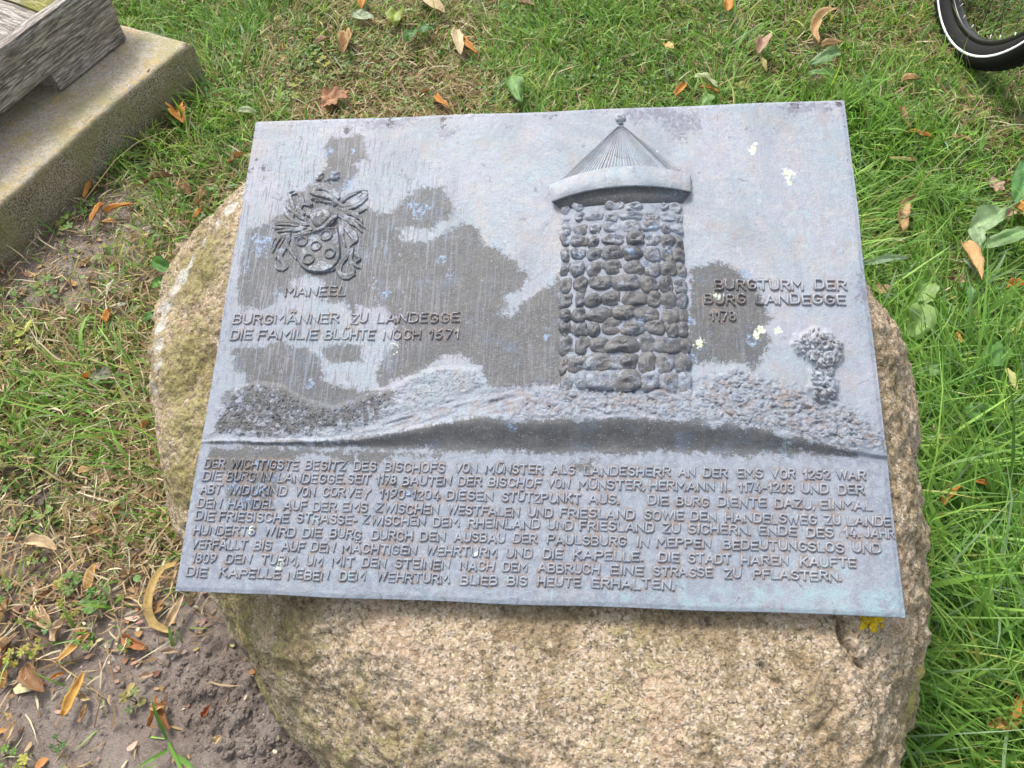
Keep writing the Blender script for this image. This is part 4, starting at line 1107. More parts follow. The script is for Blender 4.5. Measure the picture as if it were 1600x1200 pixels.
def build_arms():
    bronze = lambda nm, V, Q, T, p: globals()['bronze'](nm, V, Q, T, p, side=np.full(len(V), .10))
    S = zs([(322, 780), (400, 755), (500, 728), (600, 700), (690, 690), (705, 760), (715, 850), (718, 930), (700, 990), (650, 1040), (580, 1068), (500, 1070), (430, 1050), (385, 1010), (350, 940), (330, 860)])
    # shield slab, concentric rings
    c = S.mean(0); V = []; rings = [(1.03, -.001), (1.015, .0035), (.985, .0052), (.95, .0050), (.93, .0038), (.6, .0042), (.3, .0046)]
    m = 64; t_ = np.linspace(0, len(S), m, endpoint=False); Sx = np.append(S, S[:1], 0); i0 = t_.astype(int); fr = (t_ - i0)[:, None]; SS = Sx[i0] * (1 - fr) + Sx[i0 + 1] * fr
    for s_, z in rings: V.append(np.column_stack([c + (SS - c) * s_, np.full(m, z)]))
    V = np.vstack(V + [np.array([[c[0], c[1], .0048]])]); n = len(rings)
    q = [(k * m + j, k * m + (j + 1) % m, (k + 1) * m + (j + 1) % m, (k + 1) * m + j) for k in range(n - 1) for j in range(m)]
    t = [((n - 1) * m + j, (n - 1) * m + (j + 1) % m, n * m) for j in range(m)]
    bronze("shield", V, q, t, arms)
    for x, y, r in ((404, 815, 55), (605, 765, 60), (520, 856, 54), (636, 918, 56), (456, 966, 58)):
        c = zs([(x, y)])[0]; R = r * .000163
        V, Q, T = lathe2(c[0], c[1], [(R, -.001), (R * .98, .0012), (R * .9, .0021), (R * .8, .0018), (R * .72, .0004), (R * .5, -.0008), (R * .2, -.0014)], z0=.0046, sq=.95)
        bronze("roundel", V, Q, T, arms)
    for x, y, r in ((552, 248, 40), (602, 296, 42), (680, 240, 44)):
        c = zs([(x, y)])[0]; V, Q, T = dome_stone(c[0], c[1], r * .00021, r * .00021, .0058, 11, 0); bronze("crest_ball", V, Q, T, arms)
    def leaf(name, pts, w0, hgt=1.0, z=.0012, taper=True):
        p = zs(pts); n = len(p)
        tt = np.linspace(0, n - 1, 22); ii = np.clip(tt.astype(int), 0, n - 2); u = (tt - ii)[:, None]
        mm = np.gradient(p, axis=0)
        P = (2 * u ** 3 - 3 * u ** 2 + 1) * p[ii] + (u ** 3 - 2 * u ** 2 + u) * mm[ii] + (-2 * u ** 3 + 3 * u ** 2) * p[ii + 1] + (u ** 3 - u ** 2) * mm[ii + 1]
        s = np.linspace(0, 1, 22); R = w0 * .000165 * (np.sin(np.pi * np.clip(.12 + .82 * s, 0, 1)) ** .6 * (1 + .28 * np.abs(np.sin(s * 15 + w0))) if taper else np.ones(22))
        # grooved leaf: two ridges with a valley between
        T_ = np.gradient(P, axis=0); T_ /= np.linalg.norm(T_, axis=1)[:, None] + 1e-12; N_ = np.stack([-T_[:, 1], T_[:, 0]], 1)
        prof = [(-1, -.4), (-.85, .5), (-.45, 1.0), (0, .45), (.45, 1.0), (.85, .5), (1, -.4)]
        hz = (.0019 * hgt) * (.55 + .45 * np.sin(np.pi * s)) + .0005 * vn(s * 7 + w0, s * 0, s=int(w0))
        V = np.stack([np.column_stack([P + N_ * (a * R)[:, None], z + b * hz]) for a, b in prof], 1)
        m = len(prof); q = [(i * m + j, i * m + j + 1, (i + 1) * m + j + 1, (i + 1) * m + j) for i in range(21) for j in range(m - 1)]
        bronze(name, V.reshape(-1, 3), np.array(q)[:, ::-1], None, arms)
    LV = [([(440, 650), (330, 635), (255, 560), (245, 490)], 24), ([(430, 670), (300, 640), (180, 640), (160, 685), (250, 690)], 24), ([(420, 690), (300, 705), (180, 725)], 22), ([(330, 560), (385, 450), (345, 370), (280, 388), (300, 430)], 26),
          ([(310, 610), (322, 520), (295, 440), (282, 400)], 20), ([(300, 740), (220, 760), (170, 830), (140, 900)], 24), ([(280, 760), (235, 850), (200, 930), (250, 1005), (205, 1045), (160, 1010)], 28), ([(290, 750), (262, 820), (300, 890), (345, 960)], 20),
          ([(420, 570), (370, 525), (400, 490), (455, 500)], 22), ([(240, 780), (190, 870), (165, 960)], 18), ([(430, 620), (380, 590), (300, 540), (240, 480)], 18), ([(480, 700), (400, 730), (330, 760)], 22), ([(200, 760), (150, 800), (135, 860)], 16),
          ([(700, 560), (770, 600), (840, 650), (905, 725)], 28), ([(720, 555), (820, 555), (885, 600), (905, 655)], 22), ([(690, 470), (760, 505), (860, 470), (940, 405), (905, 385)], 28), ([(700, 490), (780, 415), (860, 378), (950, 368)], 18),
          ([(735, 620), (800, 700), (855, 780), (800, 845)], 30), ([(715, 640), (728, 740), (765, 850)], 20), ([(825, 860), (765, 935), (705, 1010), (640, 1062)], 18), ([(830, 850), (812, 960), (850, 1010), (892, 1032)], 20), ([(715, 960), (700, 1060), (760, 1098), (835, 1060), (805, 1010)], 28),
          ([(840, 900), (885, 950), (850, 985)], 18), ([(760, 600), (840, 620), (930, 690)], 18), ([(900, 400), (870, 440), (930, 430)], 16), ([(700, 520), (760, 545), (860, 560), (950, 520)], 20)]
    for kk, (pts, w) in enumerate(LV):
        leaf("mantling_leaf", pts, w * .72, .95)
        leaf("mantling_leaf", [(x_ + 16 - (kk % 3) * 14, y_ + 14 + (kk % 2) * 8) for x_, y_ in pts[:-1]], w * .55, .8)
    leaf("helmet_strap", [(500, 725), (570, 705), (640, 640), (690, 600)], 20, 1.5, .005, False)
    leaf("crest_plume", [(475, 400), (520, 345), (600, 345), (660, 390), (710, 440)], 42, 1.5)
    leaf("crest_plume", [(480, 395), (560, 405), (640, 430), (700, 480)], 30, 1.3)
    for k in range(6):
        x, y = 490 + k * 36, 440 + k * 8 + (k % 2) * 6
        c = zs([(x, y)])[0]; V, Q, T = dome_stone(c[0], c[1], .0042, .0036, .004, 40 + k, .001); bronze("wreath_bead", V, Q, T, arms)
    # helmet
    c = zs([(555, 590)])[0]; nu, nv = 30, 12; V = []
    for k in range(nv):
        r = 1 - k / nv
        for j in range(nu):
            a = 2 * math.pi * j / nu; x = math.cos(a) * r; y = math.sin(a) * r
            if y < 0: x *= 1 - .45 * (-y)
            y2 = y * (1.25 if y < 0 else .85)
            z = .0075 * math.sqrt(max(0, 1 - r * r)) + .0008 * math.sin(9 * math.hypot(x + .1, y - .1)) * r
            V.append((c[0] + x * .0175, c[1] + y2 * .0175, z))
    V.append((c[0], c[1], .0075)); V = np.array(V)
    q = [(k * nu + j, k * nu + (j + 1) % nu, (k + 1) * nu + (j + 1) % nu, (k + 1) * nu + j) for k in range(nv - 1) for j in range(nu)]
    t = [((nv - 1) * nu + j, (nv - 1) * nu + (j + 1) % nu, nv * nu) for j in range(nu)]
    bronze("helmet", V, q, t, arms)
    for x, y, r in ((545, 585, 46), (455, 570, 30), (675, 585, 30), (465, 490, 24)):
        c = zs([(x, y)])[0]; R = r * .000163
        V, Q, T = lathe2(c[0], c[1], [(R, -.002), (R * .95, .001), (R * .8, .0016), (R * .6, .0004), (R * .4, .0002), (R * .25, .0012)], z0=.006 if r == 46 else .002); bronze("helmet_boss", V, Q, T, arms)


build_arms()

# ---- flakes that make the modelled tree stand out of the plate
def flakes(name, poly, n, Lr, lift, darkv, dirv=None, label=None):
    rr = random.Random(len(poly) * 7 + n); acc = Acc(); mn, mx = poly.min(0), poly.max(0); k = 0
    while k < n:
        x, y = rr.uniform(mn[0], mx[0]), rr.uniform(mn[1], mx[1])
        if sdf(np.array([x]), np.array([y]), poly)[0] > -.001: continue
        k += 1; L = rr.uniform(*Lr); a = rr.uniform(0, 6.28) if dirv is None else rr.gauss(dirv, .6); w = L * rr.uniform(.3, .6)
        z0 = float(relief_h(np.array([x]), np.array([y]))[0]); e = np.array([math.cos(a), math.sin(a)]); f = np.array([-e[1], e[0]])
        pts = [(-1, 0, -.001), (-.3, -1, -.0004), (.5, -.8, .0004), (1, 0, .0012), (.5, .8, .0002), (-.4, .9, -.0004), (.1, 0, .0018)]
        V = [np.append(np.array([x, y]) + e * u * L + f * v * w, z0 + z * lift * rr.uniform(.7, 1.3)) for u, v, z in pts]
        acc.add(V, None, [(j, (j + 1) % 6, 6) for j in range(6)])
    V, Q, T = acc.arr(); o = bronze(name, V, Q, T, plaque, False, dark=darkv); o['kind'] = 'stuff'
    if label: o['label'] = label


flakes("tree_relief", TREE, 150, (.0025, .0055), 1.3, .45, None, "small tree modelled in rough flakes at the right")
flakes("bush_relief", BUSHES[0][0], 420, (.0015, .0042), .8, None, None, "low leafy bushes at the left end of the hill")
flakes("bush_relief", BUSHES[1][0], 150, (.0015, .0035), .5, None, None, "fine scrub on the left slope")
flakes("bush_relief", BUSHES[2][0], 330, (.002, .006), .8, None, -.5, "rough scrub on the right slope")
flakes("bush_relief", BUSHES[3][0], 170, (.002, .005), .6, None, None, "rubble at the foot of the tower")


# ================================================================== CONCRETE AND TIMBER
def build_concrete():
    n = len(CP); acc_v = []; c = CP.mean(0)
    # dense strips along the edge so that the arris can be worn
    pts = []
    for i in range(n):
        a, b = CP[i], CP[(i + 1) % n]; m = max(2, int(np.linalg.norm(b - a) / .012))
        for k in range(m): pts.append(a + (b - a) * k / m)
    P = np.array(pts); m = len(P)
    T = np.roll(P, -1, 0) - np.roll(P, 1, 0); T /= np.linalg.norm(T, axis=1)[:, None]; N = np.stack([T[:, 1], -T[:, 0]], 1)
    if ((P - c) * N).sum() < 0: N = -N
    rings = []
    wob = .004 * fbm(P[:, 0] * 9, P[:, 1] * 9, s=51, o=3)
    zs_ = [(-.10, 0.0)] + [(z, .0) for z in np.linspace(-.02, CONC_H - .012, 10)] + [(CONC_H - .005, -.002), (CONC_H - .0005, -.007), (CONC_H, -.015)]
    for z, o in zs_:
        d = wob + .003 * fbm(P[:, 0] * 40, P[:, 1] * 40, np.full(m, z * 40), s=52, o=2)
        rings.append(np.column_stack([P + N * (o + d)[:, None], np.full(m, z) + (.002 * fbm(P[:, 0] * 18, P[:, 1] * 18, s=54, o=3) if z > .1 else 0)]))
    rings[-1][:, 2] = CONC_H
    V = np.vstack(rings); nr = len(rings)
    i = np.arange(nr - 1)[:, None] * m; j = np.arange(m)[None]
    q = np.stack([i + j, i + (j + 1) % m, i + m + (j + 1) % m, i + m + j], -1).reshape(-1, 4)
    top = (V[:, 2] > CONC_H - .006).astype(float)
    o = mesh_np("concrete_footing", V, q, None, M_CONC, attrs={'mask': np.stack([top, top * 0, top * 0, top * 0 + 1], 1)})
    import bmesh
    b = bmesh.new(); b.from_mesh(o.data); b.verts.ensure_lookup_table()
    f = b.faces.new([b.verts[(nr - 1) * m + k] for k in range(m)]); f.smooth = False
    bmesh.ops.triangulate(b, faces=[f]); b.to_mesh(o.data); b.free()
    bm_fix(o)
    tag(o, 'low concrete footing with orange lichen carrying the timber beams', 'concrete footing')


def bm_fix(o):
    import bmesh
    b = bmesh.new(); b.from_mesh(o.data); bmesh.ops.recalc_face_normals(b, faces=b.faces); b.to_mesh(o.data); b.free()


build_concrete()


def build_timber():
    p0 = atz(100, 144, CONC_H)[:2]; p1 = atz(201, 63, CONC_H)[:2]
    d = (p1 - p0); d /= np.linalg.norm(d); nrm = np.array([d[1], -d[0]])     # towards the viewer
    if nrm[1] > 0 and abs(nrm[1]) > abs(nrm[0]): nrm = -nrm
    if ((-p0) @ nrm) < 0: nrm = -nrm
    def onface(px, py):
        r = ray(px, py); n3 = np.array([nrm[0], nrm[1], 0]); t = ((np.array([p0[0], p0[1], 0]) - CC) @ n3) / (r @ n3); q = CC + r * t
        return (q[:2] - p0) @ d, q[2]
    sN, zN = onface(85, 115); sR, zR = onface(0, 176); sE, zE = onface(182, 8); _, zT = onface(78, 30); _, zT2 = onface(0, 88)
    Lr = (p1 - p0) @ d
    z_low = max(CONC_H + .03, min(zN, CONC_H + .08)); z_top = max(z_low + .12, (zT + zT2) / 2)
    print('sm', onface(78, 30)[0], onface(130, -10)[0])
    print('timber', sN, zN, sR, zR, sE, zE, zT, zT2, 'len', Lr)
    root = empty("timber_frame", (p0[0], p0[1], CONC_H), math.atan2(d[1], d[0]))
    tag(root, 'silvery weathered timber frame of heavy jointed beams on the concrete footing', 'timber frame')
    sgn = 1.0 if (np.array([-d[1], d[0]]) @ nrm) > 0 else -1.0   # local y towards viewer
    def box(name, x0, x1, y0, y1, z0, z1, mat, rz=0.0, piv=(0, 0), bev=.004, label=None, cutfn=None):
        nx = max(3, int((x1 - x0) / .02)); ny = 8; nz = 8
        import bmesh
        b = bmesh.new(); bmesh.ops.create_cube(b, size=1)
        bmesh.ops.subdivide_edges(b, edges=[e for e in b.edges if abs((e.verts[0].co - e.verts[1].co).x) > .5], cuts=nx)
        bmesh.ops.subdivide_edges(b, edges=[e for e in b.edges if abs((e.verts[0].co - e.verts[1].co).y) > .5], cuts=6)
        bmesh.ops.subdivide_edges(b, edges=[e for e in b.edges if abs((e.verts[0].co - e.verts[1].co).z) > .5], cuts=8)
        for v in b.verts:
            x = x0 + (v.co.x + .5) * (x1 - x0); y = y0 + (v.co.y + .5) * (y1 - y0); z = z0 + (v.co.z + .5) * (z1 - z0)
            if cutfn: x, y, z = cutfn(x, y, z)
            ex = abs(abs(v.co.y) - .5) < .01 and abs(abs(v.co.z) - .5) < .01
            w = .0022 * float(vn(np.array([x * 7.]), np.array([y * 60.]), np.array([z * 60.]), s=3)[0])
            y += w * np.sign(v.co.y); z += w * .6 * np.sign(v.co.z)
            if ex: y -= .004 * np.sign(v.co.y); z -= .004 * np.sign(v.co.z)
            v.co = (x, y * sgn, z)
        me = bpy.data.meshes.new(name); bmesh.ops.recalc_face_normals(b, faces=b.faces); b.to_mesh(me); b.free(); me.materials.append(mat)
        o = link(name, me, root); o.location = (piv[0], piv[1] * sgn, 0); o.rotation_euler = (0, 0, rz * sgn)
        if label: o['label'] = label
        return o
    zl, zt = z_low - CONC_H, z_top - CONC_H
    cut = lambda x, y, z: (x + (.03 * (z / zt) * (1 if x > Lr - .02 else 0)), y, z)
    th = .035
    box("beam", -1.2, Lr, -th, 0, zl, zt, M_WOOD, label='long beam with vertical face towards the boulder')
    box("bearing_block", -.004, Lr - .002, -.16, -.003, .0005, zl + .003, M_WOOD)
    box("core_beam", -1.15, Lr - .004, -.17, -th - .001, zl + .002, zt - .05, M_WOOD)
    box("cross_board", -.36, .064, -.52, 0, zt - .045, zt + .002, M_WOODX, piv=(0, -th - .002))
    box("cross_board", -.80, -.368, -.52, 0, zt - .045, zt - .002, M_WOODX, piv=(0, -th - .002))
    box("mossy_board", .071, .33, -.50, 0, zt - .045, zt + .003, M_WOODM, piv=(0, -th - .002), label='board with yellow green moss')


build_timber()

# ================================================================== BICYCLE
def build_bicycle():
    phi, lean, R0 = 1.5983, -.1079, .3692
    cx, cy = 1.3117, 2.0978
    root = empty("bicycle", (cx, cy, 0), phi)
    root.rotation_mode = 'XYZ'; root.rotation_euler = (-lean, 0, phi)
    tag(root, 'black bicycle with white reflective stripe on its tyre standing in the grass', 'bicycle')
    def wheel(x):
        w = empty("wheel", (x, 0, R0)); w.parent = root
        def tor(name, prof, mat, nu=96, closed=True):
            a = np.linspace(0, 2 * np.pi, nu, endpoint=False); V = []
            for r, y in prof: V.append(np.stack([r * np.cos(a), np.full(nu, y), r * np.sin(a)], 1))
            V = np.stack(V, 1).reshape(-1, 3); m = len(prof); q = []
            for i in range(nu):
                for j in range(m if closed else m - 1):
                    q.append((i * m + j, ((i + 1) % nu) * m + j, ((i + 1) % nu) * m + (j + 1) % m, i * m + (j + 1) % m))
            o = mesh_np(name, V, q, None, mat, w); bm_fix(o); return o
        # tyre with tread blocks
        pr0 = [(.305, -.014), (.312, -.021), (.320, -.0265), (.329, -.0295), (.338, -.0305), (.348, -.0290), (.358, -.0235), (.3665, -.012), (.3692, -.004)]
        pr = pr0 + [(r_, -y_) for r_, y_ in pr0[::-1]]
        tor("tyre", pr, M_RUBBER)
        for s in (-1, 1):
            tor("reflective_strip", [(.3305, s * .0308), (.3335, s * .0314), (.3368, s * .0314), (.3368, s * .0290), (.3305, s * .0285)], M_STRIP)
        tor("rim", [(.309, -.0125), (.309, -.0108), (.304, -.0108), (.303, .0108), (.309, .0108), (.309, .0125), (.2925, .0118), (.2908, .009), (.2905, .0), (.2908, -.009), (.2925, -.0118)], M_RIM)
        a = Acc()
        for k in range(90):
            for s in (-1, 1):
                t = 2 * math.pi * k / 90; ca, sa = math.cos(t), math.sin(t); tt = np.array([-sa, 0, ca]); rr_ = np.array([ca, 0, sa]); yy = np.array([0, 1., 0])
                c = rr_ * .3655 + yy * s * .0150; V = [c + tt * u * .008 + yy * v * .0035 + rr_ * h for h in (-.001, .0022) for u, v in ((-1, -1), (1, -1), (1, 1), (-1, 1))]
                a.add(V, [(4, 5, 6, 7), (0, 1, 5, 4), (1, 2, 6, 5), (2, 3, 7, 6), (3, 0, 4, 7)])
        o = a.build("tread", M_RUBBER, w, False); o['kind'] = 'stuff'
        V, Q, T = tube_arrays([(0, -.05, 0), (0, -.036, 0), (0, -.034, 0), (0, .034, 0), (0, .036, 0), (0, .05, 0)], [.012, .012, .024, .024, .012, .012], 16); mesh_np("hub", V, Q, T, M_RIM, w)
        sp = None; nip = None
        for k in range(36):
            t = 2 * math.pi * (k + .35) / 36; s = 1 if k % 2 else -1; t2 = t + (1 if (k // 2) % 2 else -1) * 1.15
            V, Q, T = tube_arrays([(.023 * math.cos(t2), s * .033, .023 * math.sin(t2)), (.293 * math.cos(t), s * .002, .293 * math.sin(t))], .0011, 6); mesh_np("spoke", V, Q, T, M_STEEL, w)
            e = np.array([math.cos(t), 0, math.sin(t)]); V, Q, T = tube_arrays([e * .278 + [0, s * .0035, 0], e * .2925 + [0, s * .002, 0]], .0018, 6); mesh_np("nipple", V, Q, T, M_NIP, w)
        return w
    wheel(0.0); wheel(1.06)
    def tube(name, pts, r, mat=M_FRAME, ns=12): V, Q, T = tube_arrays(pts, r, ns); return mesh_np(name, V, Q, T, mat, root)
    for s in (-1, 1):
        tube("fork_blade", [(0, s * .055, R0), (.06, s * .055, .52), (.13, s * .05, .74)], .011)
        tube("chain_stay", [(1.06, s * .06, R0), (.62, s * .03, .31)], .010); tube("seat_stay", [(1.06, s * .06, R0), (.80, s * .03, .80)], .009)
    tube("fork_crown", [(.13, -.05, .74), (.13, .05, .74)], .014); tube("head_tube", [(.13, 0, .74), (.19, 0, .95)], .02)
    tube("down_tube", [(.15, 0, .78), (.62, 0, .31)], .022); tube("top_tube", [(.185, 0, .92), (.79, 0, .78)], .017); tube("seat_tube", [(.62, 0, .31), (.83, 0, .92)], .016)
    tube("handlebar", [(.26, -.30, 1.06), (.20, -.20, 1.05), (.17, 0, 1.02), (.20, .20, 1.05), (.26, .30, 1.06)], .012)
    V, Q, T = tube_arrays([(.70, 0, .96), (.78, 0, .965), (.88, 0, .965), (.95, 0, .96)], [.02, .045, .075, .06], 14, .35); mesh_np("saddle", V, Q, T, M_RIM, root)


build_bicycle()

# ================================================================== PLANTS AND LITTER
OCC = []     # (x, y, r) places kept free of blades


def leaf_surface(outline_fn, L, nl=12, nw=6):
    """grid leaf: s along, w across"""
    s = np.linspace(0, 1, nl); w = np.linspace(-1, 1, nw)
    S, Wd = np.meshgrid(s, w, indexing='ij')
    return S, Wd, outline_fn(S, Wd)


def bract(name, px, py, Lpx, ang, col, label, width=.24, bend=0.0, curl=.5, z=.02, stalk=True, cat='fallen leaf', tip=.5, seed=0, group=None, twist=0.0, col2=None):
    """a dry strap-like linden bract or leaf lying at a place; ang = direction in the picture plane, degrees, 0 right, 90 away"""
    a = math.radians(ang); dx, dy = math.cos(a) * Lpx / 2, -math.sin(a) * Lpx / 2
    A0, A1 = atz(px - dx, py - dy, z), atz(px + dx, py + dy, z)
    L = float(np.linalg.norm(A1 - A0)); mid = (A0 + A1) / 2; th = math.atan2(A1[1] - A0[1], A1[0] - A0[0])
    nl, nw = 16, 7
    s = np.linspace(0, 1, nl); w = np.linspace(-1, 1, nw); S, Wv = np.meshgrid(s, w, indexing='ij')
    sh = np.sin(np.pi * np.clip(.06 + .92 * S, 0, 1) ** (.65 + tip * .9 * ((rs0 := int(px * 7 + py)) % 10) / 9)) ** .6
    rs = RNG.integers(1, 10000) if seed == 0 else seed
    edge = 1 + .28 * vn(S * 5 + rs, Wv * .9, s=int(rs) % 97) + .12 * vn(S * 13 + rs, Wv * 1.5, s=int(rs) % 91)
    hw = width * L * .5 * sh * edge
    # centreline bent in plane, total angle bend (rad)
    an = (S - .5) * bend; cx = np.cumsum(np.cos(an[:, 0])) / nl * L; cy = np.cumsum(np.sin(an[:, 0])) / nl * L
    cx -= (cx[0] + cx[-1]) / 2; cy -= (cy[0] + cy[-1]) / 2; k = L / max(1e-6, math.hypot(cx[-1] - cx[0], cy[-1] - cy[0])); cx *= k; cy *= k
    nx_, ny_ = -np.sin(an), np.cos(an)
    tw = (twist + (int(px * 3 + py * 5) % 9 - 4) * .28) * (S - .5)
    X_ = cx[:, None] + nx_ * Wv * hw * np.cos(tw); Y_ = cy[:, None] + ny_ * Wv * hw * np.cos(tw)
    Z_ = 1.5 * curl * hw * Wv ** 2 + .10 * L * curl * np.sin(np.pi * S) * .5 + .05 * L * vn(S * 2.2 + rs, Wv * .6, s=int(rs) % 79) + .10 * hw * vn(S * 9 + rs, Wv * 3, s=int(rs) % 73) + hw * Wv * np.sin(tw) + .0016 * vn(S * 6 + rs, Wv * 2, s=int(rs) % 89) - .0012 * (1 - np.abs(Wv)) ** 4 + .002
    Z_ -= Z_.min() - .001
    V = np.stack([X_, Y_, Z_], -1).reshape(-1, 3)
    c = np.array(col); c2 = np.array(col2 if col2 else tuple(v * .72 for v in col))
    f = np.clip(.5 + .8 * vn(S * 4 + rs, Wv * 1.5, s=int(rs) % 83), 0, 1)[..., None]
    C_ = c * (1 - f * .6) + c2 * f * .6
    C_ = C_ * (1 - .25 * np.exp(-(Wv / .12) ** 2))[..., None]
    C_ = np.concatenate([C_, np.ones(C_.shape[:2] + (1,))], -1).reshape(-1, 4)
    acc = Acc(); q = grid_quads(nw, nl)
    acc.add(V, q[:, ::-1], None, C_)
    V2 = V.copy(); V2[:, 2] -= .0006; acc.add(V2, q, None, C_ * .9)
    rim = np.concatenate([np.arange(nw), np.arange(1, nl) * nw + nw - 1, (nl - 1) * nw + np.arange(nw - 2, -1, -1), np.arange(nl - 2, 0, -1) * nw])
    acc.Q.append(np.stack([rim, np.roll(rim, -1), np.roll(rim, -1) + len(V), rim + len(V)], 1))
    root_z = z
    o = acc.build(name, M_LEAF, None, True, None, (mid[0], mid[1], root_z)); o.rotation_euler = (0, 0, th)
    o.rotation_euler.x = random.uniform(-.08, .08)
    tag(o, label, cat, group)
    if stalk:
        p = [(cx[0] + .002, cy[0], float(V[nw // 2, 2])), (cx[0] - L * .12, cy[0] + L * .03, .004), (cx[0] - L * .28, cy[0] + L * random.uniform(-.08, .1), .003)]
        Vs, Qs, Ts = tube_arrays(p, [.0009, .0007, .0005], 5); st = mesh_np("stalk", Vs, Qs, Ts, M_LEAF, o, attrs={'col': np.tile(np.append(c2, 1), (len(Vs), 1))})
    OCC.append((mid[0], mid[1], L * .24, z))
    return o


def lobed(name, px, py, Rpx, col, label, lobes=7, depth=.4, z=.02, crump=.35, cat='fallen leaf', ang=0, elong=1.3, group=None):
    c0 = atz(px, py, z); R = float(np.linalg.norm(atz(px + Rpx, py, z) - c0)); rs = int(RNG.integers(1, 9999))
    na, nr = 48, 7; a = np.linspace(0, 2 * np.pi, na, endpoint=False); r = np.linspace(0, 1, nr)
    out = (1 - depth * (.5 + .5 * np.cos(lobes * a + 1))) * (1 + .15 * vn(a * 1.5, a * 0, s=rs % 91))
    out = out * (1 - .35 * np.exp(-((a - np.pi) / .5) ** 2))
    X_ = (r[:, None] * out * np.cos(a)) * R * elong; Y_ = r[:, None] * out * np.sin(a) * R
    Z_ = crump * R * (.5 * vn(X_ / R * 1.4 + rs, Y_ / R * 1.4, s=rs % 71) + .35 * vn(X_ / R * 3.5, Y_ / R * 3.5 + rs, s=rs % 67)) + .25 * crump * R * (Y_ / R) ** 2
    Z_ = Z_ - Z_.min() + .001
    V = np.stack([X_, Y_, Z_], -1).reshape(-1, 3)
    c = np.array(col); f = np.clip(.5 + .7 * vn(X_ / R * 2.5, Y_ / R * 2.5, s=rs % 61), 0, 1)[..., None]; C_ = c * (1 - .4 * f)
    vein = np.exp(-(np.sin(lobes * a / 2 + .5) / .10) ** 2)[None, :, None] * .2; C_ = C_ * (1 - vein)
    C_ = np.concatenate([C_, np.ones(C_.shape[:2] + (1,))], -1).reshape(-1, 4)
    i = np.arange(nr - 1)[:, None] * na; j = np.arange(na)[None]
    q = np.stack([i + j, i + (j + 1) % na, i + na + (j + 1) % na, i + na + j], -1).reshape(-1, 4)
    acc = Acc(); acc.add(V, q[:, ::-1], None, C_); V2 = V.copy(); V2[:, 2] -= .0006; acc.add(V2, q, None, C_ * .9)
    rim = (nr - 1) * na + np.arange(na); acc.Q.append(np.stack([rim, np.roll(rim, -1), np.roll(rim, -1) + len(V), rim + len(V)], 1))
    o = acc.build(name, M_LEAF, None, True, None, (c0[0], c0[1], z)); o.rotation_euler = (0, 0, math.radians(ang)); tag(o, label, cat, group)
    Vs, Qs, Ts = tube_arrays([(-R * elong * .45, 0, Z_.mean()), (-R * elong * .9, .1 * R, .004), (-R * elong * 1.3, 0, .002)], [.0011, .0009, .0006], 5)
    mesh_np("stalk", Vs, Qs, Ts, M_LEAF, o, attrs={'col': np.tile(np.append(c * .6, 1), (len(Vs), 1))})
    OCC.append((c0[0], c0[1], R * .6, z))
    return o


TAN = (.50, .33, .16); ORG_ = (.58, .27, .06); CREAM = (.62, .50, .30); BRN = (.30, .17, .085); PINK = (.50, .34, .24); RED = (.33, .11, .04); GRN = (.25, .36, .12); OLV = (.34, .30, .12)
